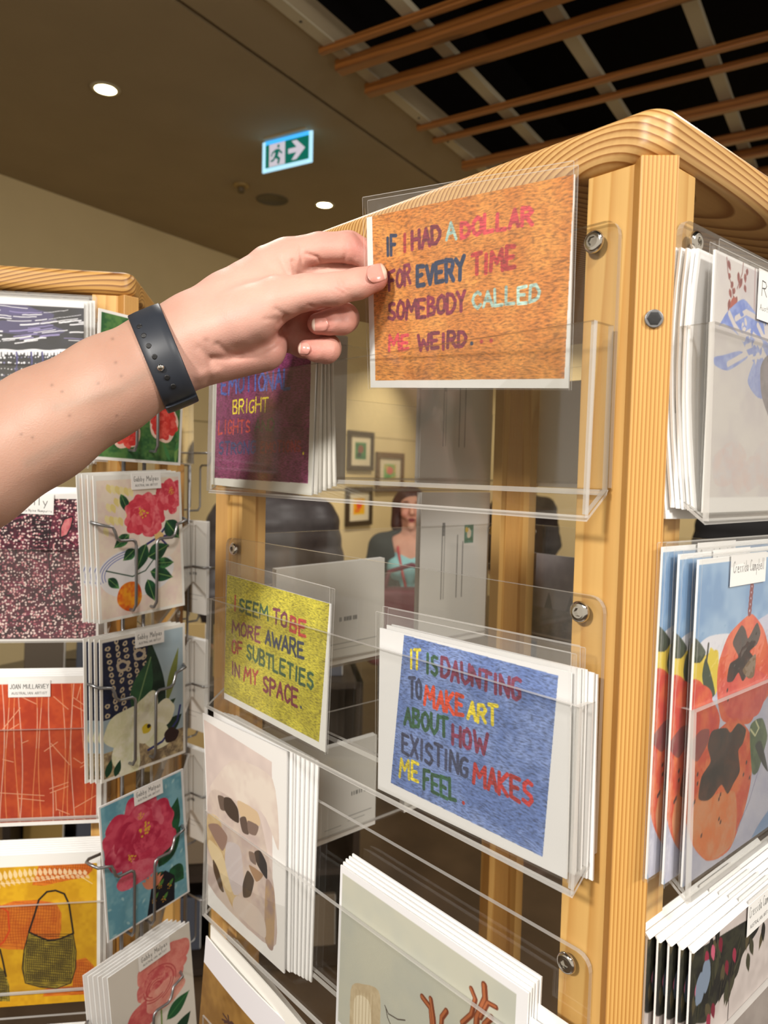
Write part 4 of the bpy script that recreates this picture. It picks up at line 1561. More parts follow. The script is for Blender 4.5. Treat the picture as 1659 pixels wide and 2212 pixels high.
def back_art(W, H, seed, vertical=False, thumb=False):
    g = random.Random(seed)
    w, h = W * 1000, H * 1000
    cv = Cv(w, h, (.87, .86, .84), res=1.6)
    if vertical:
        for x0, n in ((w * .30, 2), (w * .52, 1), (w * .6, 1)):
            for q in range(n):
                x = x0 + q * 4
                cv.line([(x, h * .3), (x, h * (.62 + .2 * g.random()))], 1.2 if q == 0 else .7, (.35, .34, .34))
        for q in range(14):
            cv.line([(w * .3, h * .72 + q * 1.1), (w * .3 + 4, h * .72 + q * 1.1)], .6, (.2, .2, .2))
        if thumb:
            cv.rect(w * .62, h * .66, w * .62 + 16, h * .66 + 22, rgb(96, 140, 124), col2=rgb(70, 110, 80), ns=5)
            cv.blob(w * .62 + 8, h * .66 + 12, 4, 6, rgb(226, 214, 190))
            cv.blob(w * .62 + 4, h * .66 + 16, 3, 3, rgb(214, 180, 60))
    else:
        for q in range(16):
            if g.random() > .25:
                cv.line([(w * .56 + q * 1.5, h * .42), (w * .56 + q * 1.5, h * .42 + 3.6)], .9, (.2, .2, .2))
        cv.line([(w * .45, h * .2), (w * .92, h * .2)], .7, (.5, .5, .5))
        cv.line([(w * .5, h * .15), (w * .8, h * .15)], .6, (.55, .55, .55))
        cv.line([(w * .1, h * .13), (w * .38, h * .13)], .6, (.55, .55, .55))
    return cv


def rear(F, x0px, x1px, yref, zb, H, label, short, n=4, seed=1, tilt=0.0, **kw):
    """a stack in a far face: its printed back looks into the rack"""
    a, b = on_face(F, -.006, x0px, yref), on_face(F, -.006, x1px, yref)
    W = abs(b.x - a.x)
    g = F @ T((a.x + b.x) / 2, -.006, zb + .006) @ RZ(PI) @ RY(tilt)
    o = new_card('greeting_card', g, W, H, back_art(W, H, seed, **kw))
    tag(o, label, 'greeting card')
    p = new_card('greeting_card', g @ T(0, .0025, 0), W, H)
    tag(p, 'plain card stacked behind the ' + short, 'greeting card', 'cards behind the ' + short)
    for i in range(n - 1):
        c = p.copy()
        COL.objects.link(c)
        c.matrix_world = g @ T(.0006 * i, .0042 + .0017 * i, 0)
    return o


rear(FD, 600, 832, 1290, ROWS[1], .106, 'white card back with small barcode, facing in through the gap', 'barcode card back left of the gap', seed=2, tilt=-.02)
rear(FD, 600, 748, 900, ROWS[0], .150, 'grey shaded card back beside the purple stack', 'grey card back by the purple stack', seed=4, n=3, vertical=True)
rear(FD, 908, 1062, 950, ROWS[0], .150, 'tall white card back with sideways print in the top holder', 'tall card back in the top holder', seed=5, vertical=True)
rear(FD, 905, 1052, 1290, ROWS[1], .178, 'tall white card back with a small green picture printed sideways', 'card back with the green picture', seed=6, vertical=True, thumb=True)
rear(FD, 690, 812, 1700, ROWS[2], .100, 'white card back with barcode below the yellow card gap', 'barcode card back below the yellow card', seed=7)
rear(FD, 560, 690, 1700, ROWS[2], .120, 'white card back partly hidden behind the beige figure stack', 'card back by the beige figure stack', seed=8)
rear(FD, 872, 1030, 1780, ROWS[2], .140, 'white card back with sideways print below the blue card', 'sideways card back below the blue card', seed=9, vertical=True)
# sailing scene card on the far right face
a, b = on_face(FC, -.006, 1150, 1300), on_face(FC, -.006, 1260, 1300)
W = abs(a.x - b.x)
cv = Cv(W * 1000, 105, rgb(150, 146, 150), res=1.5)
cv.rect(0, 0, W * 1000, 105, rgb(160, 154, 160), col2=rgb(140, 134, 140), ns=30)
cv.rect(0, 0, W * 1000, 40, rgb(116, 110, 108), col2=rgb(136, 128, 124), ns=10)
for x in (W * 330, W * 760, W * 850):
    cv.poly([(x - 6, 40), (x + 6, 40), (x + 3, 52), (x, 60)], rgb(84, 80, 84))
sh = new_card('greeting_card', FC @ T((a.x + b.x) / 2, -.006, ROWS[1] + .006) @ RZ(PI), W, .105, cv)
tag(sh, 'dusky grey seascape card seen through the rack beside the post', 'greeting card')
sh2 = new_card('greeting_card', FC @ T((a.x + b.x) / 2, -.006, ROWS[0] + .006) @ RZ(PI), W, .125, None, paper='paper_warm')
tag(sh2, 'shaded blank card back in the top far holder beside the post', 'greeting card')
# ------------------------------------------------------------------ cards on the left rack
G2 = F2['A']


def left_card(px_right, px_top, px_bot, W, cv_fn, label, yoff=-.0185, **kw):
    """front card of a row: right edge and top/bottom edges from the photo, width to the left of it"""
    r = on_face(G2, yoff, px_right, (px_top + px_bot) / 2)
    t, b = on_face(G2, yoff, px_right, px_top), on_face(G2, yoff, px_right, px_bot)
    H = t.z - b.z
    M = G2 @ T(r.x - W / 2, yoff, b.z)
    P = Px(M, W, H)
    cv = cv_fn(W * 1000, H * 1000, P)
    o = new_card('greeting_card', M, W, H, cv, **kw)
    tag(o, label, 'greeting card')
    return o, M, W, H


def behind(M, W, H, n, label, group, dz=.0016, dx=.001, sleeve=False):
    p = new_card('greeting_card', M @ T(dx, .0026, dz), W, H)
    tag(p, label, 'greeting card', group)
    if sleeve:
        add_sleeve(p, W, H, flap=.004, seed=n)
    for i in range(n - 1):
        c = copy_tree(p)
        c.matrix_world = M @ T(dx * (i + 2), .0026 + .0022 * (i + 1), dz * (i + 2))


def art_dark(w, h, P):
    cv = Cv(w, h, rgb(34, 34, 44), res=1.9)
    cv.rect(0, 0, w, h, rgb(36, 36, 46), col2=rgb(26, 26, 30), ns=18)
    z = lambda x, y: P(x / 5.925, 560 + y / 5.925)
    for (x, y, rx, ry) in ((200, 700, 40, 6), (300, 880, 40, 7), (100, 640, 30, 5)):
        c0 = z(x, y)
        cv.blob(c0[0], c0[1], rx, ry, rgb(84, 76, 128), alpha=.7, seed=x)
    g = random.Random(4)
    W_ = rgb(236, 236, 240)
    for q in range(22):
        y0 = 590 + q * 26
        x = -900
        while x < 1050:
            L = g.uniform(120, 420)
            pts = []
            for k in range(7):
                xx = x + L * k / 6
                pts.append(z(xx, y0 + 45 * math.sin(xx / 330.0 + q * .12) + g.uniform(-3, 3)))
            if pts[0][0] < w - 4 and g.random() > .48 and y0 < 1090:
                cv.line(pts, g.uniform(.7, 1.7) if q > 7 else g.uniform(.5, 1.0), W_ if g.random() > .25 else rgb(150, 140, 190))
            x += L + g.uniform(10, 130)
    pts = [z(-800 + 60 * k, 1175 - 8 * math.sin(k)) for k in range(32)]
    cv.line(pts, 3.0, W_)
    for q in range(46):
        x = -800 + 42 * q + g.uniform(-9, 9)
        a, b = z(x, 1190), z(x, 1190 + g.uniform(15, 45))
        cv.line([a, b], 2.4, W_)
    for r in range(12):
        for q in range(44):
            c0 = z(-800 + 43 * q + g.uniform(-12, 12), 1255 + 75 * r + g.uniform(-9, 9))
            cv.dot(c0[0], c0[1], g.uniform(.5, 1.2), W_ if g.random() > .2 else rgb(120, 120, 160))
    for x in (210, 400, 540, -200, -420):
        cv.line([z(x, 1190), z(x + 10, 1300), z(x - 10, 1500)], 1.4, rgb(70, 66, 130))
    a = z(0, 573)
    cv.rect(0, a[1], w, h, (.95, .95, .95))
    return cv


def art_dots(w, h, P):
    cv = Cv(w, h, rgb(66, 30, 44), res=2.1)
    cv.rect(0, 0, w, h, rgb(92, 38, 56), col2=rgb(44, 28, 36), ns=13, seed=8)
    cv.rect(w * .2, h * .1, w, h * .95, rgb(120, 44, 66), col2=rgb(52, 32, 40), ns=9, seed=12, alpha=.6)
    z = lambda x, y: P(x / 3.456, 1000 + y / 3.456)
    g = random.Random(9)
    K = rgb(24, 18, 24)
    for q in range(60):
        x, y = g.uniform(-380, 700), g.uniform(270, 1290)
        an = g.choice([0, PI / 2, .3, -.3, 1.2])
        L = g.uniform(40, 160)
        cv.line([z(x, y), z(x + L * math.cos(an), y + L * math.sin(an))], g.uniform(.6, 1.8), K if g.random() > .3 else rgb(130, 50, 80))
    for q in range(3300):
        x, y = g.uniform(-400, 712), g.uniform(262, 1305)
        if g.random() < .6:
            x = round(x / 21) * 21 + g.gauss(0, 3)
        else:
            y = round(y / 24) * 24 + g.gauss(0, 3)
        c0 = z(x, y)
        t = g.random()
        cv.dot(c0[0], c0[1], g.uniform(.5, 1.1), rgb(238, 216, 208) if t > .45 else rgb(214, 150, 150) if t > .2 else rgb(170, 90, 106))
    lf = [(540, 400), (480, 420), (452, 480), (450, 560), (500, 540), (530, 480), (545, 420)]
    cv.poly([z(*q) for q in lf], rgb(190, 84, 96), col2=rgb(214, 130, 130), ns=3)
    cv.line([z(*q) for q in lf + [lf[0]]], 1.4, K)
    cv.line([z(450, 560), z(490, 575), z(550, 610)], 1.0, K)
    for q in range(9):
        cv.line([z(240, 430 + 28 * q), z(350, 436 + 28 * q)], 1.3, K)
    cv.line([z(380, 440), z(360, 640), z(385, 960)], 1.2, K)
    # paper border
    a, b = z(715, 1310), z(0, 262)
    for r in ((0, 0, w, a[1]), (a[0], 0, w, h), (0, b[1], w, h)):
        cv.rect(*r, (.93, .92, .91))
    return cv


def art_lines(w, h, P):
    cv = Cv(w, h, rgb(198, 78, 44), res=2.1)
    cv.rect(0, 0, w, h, rgb(204, 84, 46), col2=rgb(184, 66, 40), ns=14, seed=3)
    z1 = lambda x, y: P(x / 3.456, 1000 + y / 3.456)
    z2 = lambda x, y: P(x / 3.456, 1600 + y / 3.456)
    c1, c2 = rgb(236, 150, 96), rgb(240, 196, 176)
    g = random.Random(2)
    xs = [15, 55, 120, 150, 260, 305, 380, 470, 520, 545, 620, 690, -60, -130, -190, -250, -330]
    for i, x in enumerate(xs):
        pts = [(x + 18 * math.sin((y - 1640) / 240.0 + i * 1.7), y) for y in range(1650, 2740, 60)]
        f = [P(a / 3.456, 1000 + b / 3.456) for a, b in pts]
        cv.line(f, .75, c1 if i % 3 else c2)
        cv.line([(p[0] + .2, p[1]) for p in f[3:9]], .45, c2)
    for seg in (((60, 1700), (270, 1800)), ((400, 1745), (510, 1840)), ((545, 1750), (715, 1870)), ((545, 1810), (715, 1900)), ((600, 1670), (575, 1760)), ((150, 1830), (20, 1990)), ((60, 2000), (140, 1950))):
        cv.line([z1(*q) for q in seg], .8, c1)
        cv.line([z1(*q) for q in seg], .35, c2)
    for seg in (((0, 390), (330, 410)), ((130, 380), (150, 600)), ((140, 430), (330, 450)), ((380, 20), (520, 180)), ((330, 80), (430, 10)), ((370, 360), (510, 310)), ((375, 390), (510, 340)), ((550, 130), (610, 170), (715, 90)), ((600, 200), (715, 130)),
                ((560, 500), (715, 410)), ((415, 380), (420, 520)), ((420, 510), (520, 550)), ((560, 560), (640, 590)), ((445, 530), (450, 590)), ((20, 140), (100, 160)), ((160, 20), (210, 0))):
        cv.line([z2(*q) for q in seg], .8, c1)
        cv.line([z2(*q) for q in seg], .35, c2)
    a, b = z2(718, 586), z1(0, 1655)
    for r in ((0, 0, w, a[1]), (a[0], 0, w, h), (0, b[1], w, h)):
        cv.rect(*r, (.93, .925, .91))
    return cv


def art_baskets(w, h, P):
    cv = Cv(w, h, rgb(214, 164, 36), res=2.3)
    cv.rect(0, 0, w, h, rgb(218, 168, 34), col2=rgb(200, 148, 28), ns=14, seed=6)
    z = lambda x, y: P(x / 3.456, 1600 + y / 3.456)
    Q = lambda pts, col, **kw: cv.poly([z(*q) for q in pts], col, **kw)
    O1, O2, OD = rgb(214, 122, 40), rgb(200, 104, 36), rgb(150, 60, 24)
    g = random.Random(1)

    def net(pts, col, x0, x1, y0, y1, n, m, lc, lw):
        Q(pts, col[0], col2=col[1], ns=8)
        A = np.array([z(*q) for q in pts])
        for i in range(n + 1):
            x = x0 + (x1 - x0) * i / n
            seg = [z(x + 6 * math.sin(k), y0 + (y1 - y0) * k / 8) for k in range(9)]
            seg = [s_ for s_ in seg if inside(s_, A)]
            if len(seg) > 1:
                cv.line(seg, lw, lc)
        for i in range(m + 1):
            y = y0 + (y1 - y0) * i / m
            seg = [z(x0 + (x1 - x0) * k / 12, y + 5 * math.sin(k + i)) for k in range(13)]
            seg = [s_ for s_ in seg if inside(s_, A)]
            if len(seg) > 1:
                cv.line(seg, lw, lc)

    def inside(p, A):
        c = False
        for (x0, y0), (x1, y1) in zip(A, np.roll(A, -1, 0)):
            if (y0 > p[1]) != (y1 > p[1]) and p[0] < (x1 - x0) * (p[1] - y0) / (y1 - y0) + x0:
                c = not c
        return c

    net([(0, 1235), (100, 1200), (280, 1190), (420, 1215), (460, 1290), (455, 1420), (430, 1520), (250, 1560), (60, 1560), (-20, 1540), (-60, 1300)], (O1, O2), -60, 460, 1190, 1560, 26, 16, OD, .35)
    cv.line([z(-5, 1232), z(60, 1280), z(70, 1420), z(30, 1500), z(-20, 1540)], 1.6, rgb(206, 70, 30))
    net([(290, 930), (500, 925), (700, 895), (690, 970), (640, 1020), (480, 1050), (330, 1085), (240, 1080)], (O1, O2), 240, 700, 895, 1085, 26, 10, OD, .35)
    net([(560, 1640), (640, 1620), (700, 1680), (720, 1800), (715, 1890), (320, 1910), (340, 1850), (540, 1830)], (O1, O2), 320, 720, 1620, 1910, 24, 14, OD, .35)
    # leafy sprig
    for k in range(22):
        t = k / 21.
        a = z(-140 + 780 * t, 1080 - 70 * t - 30 * math.sin(t * 3))
        cv.leaf(a[0], a[1], a[0] + 5 * math.cos(1.9), a[1] + 12 * (1 - .5 * t), 2.0, rgb(236, 214, 176), alpha=.85)
        cv.leaf(a[0], a[1], a[0] + 4, a[1] - 8 * (1 - .5 * t), 1.7, rgb(230, 200, 160), alpha=.8)
    cv.line([z(-140, 1080), z(300, 1050), z(560, 990), z(690, 1070)], .5, rgb(240, 224, 190))
    K = rgb(34, 28, 26)
    bag = [(215, 1430), (300, 1470), (370, 1495), (450, 1480), (545, 1440), (568, 1570), (565, 1700), (530, 1810), (420, 1850), (300, 1840), (190, 1810), (165, 1700), (180, 1560)]
    net(bag, (rgb(120, 104, 40), rgb(160, 140, 50)), 165, 568, 1430, 1850, 26, 24, K, .55)
    cv.line([z(*q) for q in bag + [bag[0]]], .9, K)
    cv.line([z(*q) for q in bag[:5]], 1.8, K)
    cv.line([z(215, 1430), z(255, 1310), z(290, 1190), z(350, 1130), z(415, 1120), z(480, 1145), z(515, 1220), z(530, 1320), z(548, 1440)], 1.9, K)
    bag2 = [(-200, 1500), (-60, 1640), (0, 1690), (30, 1720), (70, 1830), (75, 1945), (-200, 1945)]
    net(bag2, (rgb(120, 104, 40), rgb(160, 140, 50)), -200, 75, 1500, 1945, 20, 22, K, .5)
    cv.line([z(0, 1560), z(20, 1640), z(45, 1760)], 1.8, K)
    a, b = z(722, 1895), z(0, 950)
    for r in ((a[0], 0, w, h), (0, b[1], w, h)):
        cv.rect(*r, (.94, .935, .92))
    return cv


o, M, W, H = left_card(181, 655, 1010, .150, art_dark, 'dark card with white wavy stripes at the top of the left rack')
add_sleeve(o, W, H, flap=.003, side=.004, seed=12)
behind(M, W, H, 3, 'white card edge behind the dark striped card', 'white cards behind the dark striped card', dx=.003, dz=.0015, sleeve=True)

o, M, W, H = left_card(213, 1068, 1384, .150, art_dots, 'burgundy card crowded with pale dots on the left rack')
behind(M, W, H, 4, 'white card edge behind the burgundy dotted card', 'white cards behind the burgundy dotted card')
add_name_label(o, W / 2 - .062, H - .0005, .036, .021, [('ally', .45, .4, .25, .85, .6), ('Martu Nyine Numpurru', .12, .12, .05, .95, .25)], seed=4, rot=.03)

o, M, W, H = left_card(219, 1460, 1777, .150, art_lines, 'orange red card with fine pale cracked lines on the left rack')
behind(M, W, H, 4, 'white card edge behind the orange line card', 'white cards behind the orange line card')
add_name_label(o, W / 2 - .071, H - .0035, .041, .0175, [('JOAN MULLARVEY', .5, .26, .04, .96, .45), ('AUSTRALIAN ARTIST', .16, .14, .08, .92, .28)], seed=5)

o, M, W, H = left_card(217, 1840, 2160, .150, art_baskets, 'yellow card with woven baskets and a black string bag')
behind(M, W, H, 7, 'white card edge behind the yellow basket card', 'white cards behind the yellow basket card', dz=.0013, dx=.0013)

r = on_face(G2, -.0185, 222, 2205)
o = new_card('greeting_card', G2 @ T(r.x - .075, -.0185, r.z - .16), .15, .16)
tag(o, 'white card top just showing at the lower left edge of the photo', 'greeting card')

# ------------------------------------------------------------------ wire display on the corner of the left rack
WIRE = MAT['steel_wire']


def make_wire_pocket():
    e = empty('wire_pocket')
    w, d, r = .047, -.020, .0016
    for s_ in (-1, 1):
        mb = MB()
        x = lambda v: s_ * v
        pts = [(x(.012), 0, .052), (x(w + .004), 0, .052), (x(w + .009), -.004, .052), (x(w + .009), d * .55, .052), (x(w + .006), d, .050), (x(w - .008), d - .002, .047), (x(w - .010), d - .003, .042),
               (x(w - .012), d - .003, .036), (x(w - .016), d - .003, .033), (x(.017), d - .003, .033), (x(.0135), d - .003, .031), (x(.0125), d - .003, .027), (x(.0125), d - .003, -.034), (x(.0125), d + .001, -.040), (x(.0125), 0, -.040)]
        mb.tube(pts, r, n=8)
        mb.build('wire_finger', WIRE, e)
    return e


POCK = None


def wire_display(M, zs, label, z0=.35, z1=1.60):
    global POCK
    e = empty('wire_display', M)
    tag(e, label, 'wire card display', 'grey wire card displays')
    for x in (-.0125, .0125):
        mb = MB()
        mb.tube([(x, .0, z0), (x, 0, z1)], .002, n=10)
        mb.build('upright_rod', WIRE, e)
    for i, z in enumerate(zs):
        if POCK is None:
            POCK = make_wire_pocket()
            p = POCK
            p.parent = e
        else:
            p = copy_tree(POCK, e)
        p.matrix_parent_inverse = Matrix.Identity(4)
        p.matrix_local = T(0, 0, z)
    for z in (z0 + .05, z1 - .02):
        mb = MB()
        mb.tube([(-.0125, 0, z), (.0125, 0, z)], .002, n=8)
        mb.build('cross_rod', WIRE, e)
    return e


WM = M2 @ RZ(-PI / 4) @ T(0, -.0075, 0)
wire_quads = dict(poppy=[(228, 702), (372, 745), (378, 966), (236, 962)], camellia=[(205, 1052), (370, 1044), (390, 1286), (245, 1318)], magnolia=[(237, 1397), (375, 1370), (385, 1612), (245, 1665)],
                  pink=[(222, 1748), (362, 1683), (405, 1922), (268, 2008)], rose=[(262, 2098), (400, 1998), (402, 2262), (268, 2372)])
Wi = WM.inverted()
zs = []
for (hx, hy) in ((300, 818), (300, 1165), (300, 1500), (320, 1860), (335, 2180)):
    zs.append(on_face(WM, -.02, hx, hy).z - .033)
wire_1 = wire_display(WM, zs, 'grey wire card display on the corner post of the left rack')


def wire_card(quad, fn, label, yoff=-.013, W=.105, H=.148, lean=0.0, n=0, blabel=None):
    M, w0, h0 = fit(WM, yoff, quad, W=W, H=H, lean=lean)
    w, h = W * 1000, H * 1000
    P = Px(M, W, H)
    cv = Cv(w, h, (.92, .91, .88), res=2.1)
    fn(cv, w, h)
    o = new_card('greeting_card', M, W, H, cv)
    tag(o, label, 'greeting card')
    for i in range(n):
        c = o.copy()
        COL.objects.link(c)
        c.matrix_world = M @ T(-.0045 * (i + 1), .0022 * (i + 1), .001 * (i + 1))
        tag(c, blabel, 'greeting card', blabel.replace('card', 'cards', 1) + ' in the wire display')
    return o, M


def flower(cv, x, y, r, cols, seed, n=9):
    g = random.Random(seed)
    for ring, rr in ((0, 1.0), (1, .7), (2, .42)):
        for i in range(n - ring * 2):
            a = 6.283 * i / (n - ring * 2) + g.uniform(-.3, .3)
            cv.blob(x + r * rr * .55 * math.cos(a), y + r * rr * .55 * math.sin(a), r * .5 * (1 - .18 * ring), r * .42 * (1 - .18 * ring), cols[(i + ring) % len(cols)], rot=a, irr=.16, seed=seed * 31 + i + ring * 100, col2=cols[(i + ring + 1) % len(cols)], ns=r * .45)


def gold(cv, x, y, r, seed, col=rgb(226, 178, 60)):
    g = random.Random(seed)
    for i in range(16):
        a = g.uniform(0, 6.28)
        q = r * math.sqrt(g.random())
        cv.dot(x + q * math.cos(a), y + q * math.sin(a), r * .16, col)


G1_, G2_, G3_ = rgb(36, 92, 56), rgb(70, 132, 74), rgb(28, 66, 46)


def art_poppy(cv, w, h):
    cv.rect(3, 3, w - 3, h - 3, rgb(86, 128, 66), col2=rgb(44, 92, 50), ns=10)
    for i in range(40):
        cv.leaf((i * 37) % w, (i * 53) % h, (i * 37) % w + 10 * math.cos(i), (i * 53) % h + 18 + 6 * math.sin(i), 2.2, [G1_, G2_, rgb(120, 160, 84)][i % 3])
    R = [rgb(222, 62, 52), rgb(236, 96, 84), rgb(206, 50, 46)]
    for (x, y, r) in ((82, 44, 17), (36, 30, 15), (38, 98, 18), (80, 110, 14), (60, 72, 12)):
        cv.blob(x, y - r * .1, r * 1.06, r * 1.1, rgb(244, 206, 190), seed=int(x))
        flower(cv, x, y, r, R, int(x))
    for e_ in ((0, 0, w, 3), (0, h - 3, w, h), (0, 0, 3, h), (w - 3, 0, w, h)):
        cv.rect(*e_, (.93, .92, .9))


def art_camellia(cv, w, h):
    cv.rect(3, 3, w - 3, h - 5, rgb(232, 210, 200), col2=rgb(238, 224, 206), ns=16)
    for i in range(20):
        cv.leaf(10 + (i * 13) % 34, 96 + (i * 29) % 44, 14 + (i * 13) % 34, 86 + (i * 29) % 44, 3, rgb(232, 214, 140) if i % 2 else rgb(240, 226, 170))
    cv.blob(46, 46, 46, 26, rgb(232, 230, 232), irr=.02)
    for k in range(3):
        pts = [(46 + (44 - 3 * k) * math.cos(a), 46 + (24 - 2.4 * k) * math.sin(a)) for a in np.linspace(1.2, 3.4, 20)]
        cv.line(pts, .9, rgb(120, 130, 190))
    cv.blob(75, 78, 26, 22, rgb(236, 226, 214), irr=.05)
    for i in range(14):
        a = i * .9
        cv.line([(74, 80), (74 + 18 * math.cos(a), 80 + 15 * math.sin(a))], 2.0, rgb(52, 50, 110) if i % 3 else rgb(200, 90, 70))
    cv.blob(74, 81, 6, 5, rgb(232, 196, 130))
    for (x0, y0, x1, y1, q) in ((38, 86, 20, 74, 6), (58, 74, 44, 46, 8), (60, 60, 86, 70, 9), (62, 44, 90, 34, 8), (58, 36, 66, 12, 7), (84, 96, 100, 76, 10), (30, 128, 40, 106, 5), (44, 70, 30, 60, 6), (70, 52, 92, 50, 6), (12, 44, 24, 32, 5)):
        cv.leaf(x0, y0, x1, y1, q, G1_ if q > 6 else G2_, vein=rgb(120, 160, 90), col2=G3_, ns=8)
    cv.line([(10, 52), (40, 42), (56, 46), (66, 56)], 1.2, G3_)
    cv.blob(36, 22, 15, 15, rgb(240, 160, 40), irr=.04, col2=rgb(214, 84, 32), ns=12, seed=5)
    pk = [rgb(222, 76, 92), rgb(206, 56, 76), rgb(236, 120, 128)]
    flower(cv, 58, 104, 24, pk, 3)
    flower(cv, 90, 122, 18, pk, 5)
    gold(cv, 56, 108, 6, 2)
    gold(cv, 92, 128, 4, 4)
    for e_ in ((0, 0, w, 3), (0, h - 5, w, h), (0, 0, 3, h), (w - 3, 0, w, h)):
        cv.rect(*e_, (.92, .915, .89))


def art_magnolia(cv, w, h):
    cv.rect(3, 3, w - 3, h - 4, rgb(176, 194, 202), col2=rgb(164, 184, 196), ns=30)
    cv.rect(3, 64, 60, h - 4, rgb(28, 32, 56), col2=rgb(36, 42, 72), ns=12)
    for i in range(52):
        x, y = 8 + (i * 17) % 50, 68 + (i * 23) % 76
        cv.blob(x, y, 3.2, 2.4, rgb(206, 190, 160), rot=i, seed=i)
        cv.dot(x, y, 1.1, rgb(40, 44, 76))
    for (x, y) in ((26, 116), (46, 124)):
        cv.blob(x, y, 8, 6, rgb(196, 182, 160))
        cv.blob(x, y, 4.5, 3.2, rgb(40, 44, 76))
    cv.rect(3, 3, w - 3, 30, rgb(190, 170, 130), col2=rgb(120, 104, 84), ns=7)
    cv.leaf(72, 40, 58, 140, 12, rgb(36, 62, 44), col2=rgb(26, 46, 36), ns=10)
    cv.leaf(40, 62, 60, 118, 13, rgb(52, 96, 62), vein=rgb(120, 150, 100), col2=rgb(44, 84, 56), ns=10)
    cv.leaf(80, 64, 96, 122, 5, rgb(128, 138, 70))
    cv.leaf(60, 46, 92, 66, 8, rgb(44, 70, 48))
    cv.leaf(76, 30, 100, 46, 8, rgb(34, 56, 40))
    cr = [rgb(238, 236, 206), rgb(228, 228, 190), rgb(244, 242, 222)]
    for i, (x, y, rx, ry, rot) in enumerate(((26, 52, 24, 17, .4), (52, 60, 15, 22, -.5), (74, 52, 19, 13, .6), (68, 30, 18, 14, -.4), (30, 20, 17, 24, .1), (50, 40, 15, 13, 0))):
        cv.blob(x, y, rx, ry, cr[i % 3], rot=rot, seed=i + 3, col2=cr[(i + 1) % 3], ns=9)
    cv.blob(54, 42, 6, 5, rgb(226, 200, 60))
    cv.blob(57, 44, 2.5, 2.2, rgb(50, 40, 30))
    cv.line([(56, 18), (74, 22), (94, 40), (98, 56)], 2.6, rgb(58, 62, 120))
    cv.blob(86, 26, 10, 8, rgb(52, 36, 36))
    cv.leaf(6, 4, 12, 22, 4, G3_)
    cv.leaf(16, 2, 22, 18, 4, G3_)
    for e_ in ((0, h - 4, w, h), (0, 0, 2, h), (w - 3, 0, w, h)):
        cv.rect(*e_, (.92, .91, .88))


def art_pink(cv, w, h):
    cv.rect(2, 2, w - 2, h - 2, rgb(100, 156, 176), col2=rgb(128, 178, 192), ns=14)
    for i in range(46):
        x, y = (i * 31) % w, (i * 47) % h
        cv.leaf(x, y, x + 6 * math.cos(i * 1.3), y + 6 * math.sin(i * 1.3), 1.3, rgb(170, 206, 210), alpha=.8)
    for (x0, y0, x1, y1, q) in ((78, 70, 96, 118, 11), (66, 50, 98, 84, 12), (80, 40, 98, 20, 11), (60, 44, 78, 20, 9)):
        cv.leaf(x0, y0, x1, y1, q, G1_, col2=G3_, ns=8)
    cv.poly([(48, 2), (56, 34), (74, 42), (86, 30), (84, 2)], rgb(22, 24, 34))
    for (x, y) in ((58, 16), (70, 10), (78, 22), (66, 28)):
        gold(cv, x, y, 3.5, int(x), rgb(216, 160, 60))
        cv.leaf(x, y, x + 6, y + 6, 2, rgb(80, 130, 60))
    for i in range(7):
        cv.leaf(56, 30, 56 + 18 * math.cos(.5 + i * .3), 30 + 18 * math.sin(.5 + i * .3), 3, rgb(222, 140, 112))
    pk = [rgb(196, 54, 84), rgb(214, 82, 106), rgb(180, 42, 74), rgb(222, 110, 128)]
    flower(cv, 46, 96, 43, pk, 7, n=10)
    cv.blob(66, 76, 24, 16, pk[0], seed=3, col2=pk[1], ns=8)
    cv.blob(40, 56, 26, 12, pk[1], seed=4, col2=pk[3], ns=8)
    cv.blob(54, 92, 18, 15, pk[1], seed=9, col2=pk[2], ns=7)
    gold(cv, 52, 100, 8, 1)
    gold(cv, 34, 78, 5, 2)
    gold(cv, 48, 118, 4, 3)
    for e_ in ((0, h - 2, w, h), (0, 0, 1.5, h), (w - 3, 0, w, h), (0, 0, w, 2)):
        cv.rect(*e_, (.9, .9, .9))


def art_rose(cv, w, h):
    cv.rect(0, 0, w, h, (.89, .875, .84))
    cv.leaf(52, 40, 60, 6, 9, G3_, col2=G1_, ns=6)
    cv.leaf(66, 52, 98, 66, 9, G1_, vein=G2_)
    cv.leaf(72, 22, 98, 40, 9, G3_)
    cv.line([(60, 70), (58, 30), (50, 0)], 2, rgb(120, 150, 80))
    pk = [rgb(222, 122, 116), rgb(234, 150, 138), rgb(206, 92, 96), rgb(240, 176, 160)]
    flower(cv, 64, 112, 32, pk, 11, n=9)
    cv.blob(82, 122, 20, 17, pk[1], seed=2, col2=pk[0], ns=8)
    cv.blob(38, 78, 22, 15, pk[0], seed=5, col2=pk[2], ns=8)
    cv.blob(66, 84, 26, 16, pk[1], seed=6, col2=pk[3], ns=8)
    cv.blob(56, 110, 14, 12, pk[2], seed=7, col2=pk[1], ns=6)
    for k in range(7):
        pts = [(56 + (6 + 3.4 * k) * math.cos(a), 100 + (5 + 2.8 * k) * math.sin(a)) for a in np.linspace(k, k + 2.2, 10)]
        cv.line(pts, 1.0, rgb(190, 70, 76))


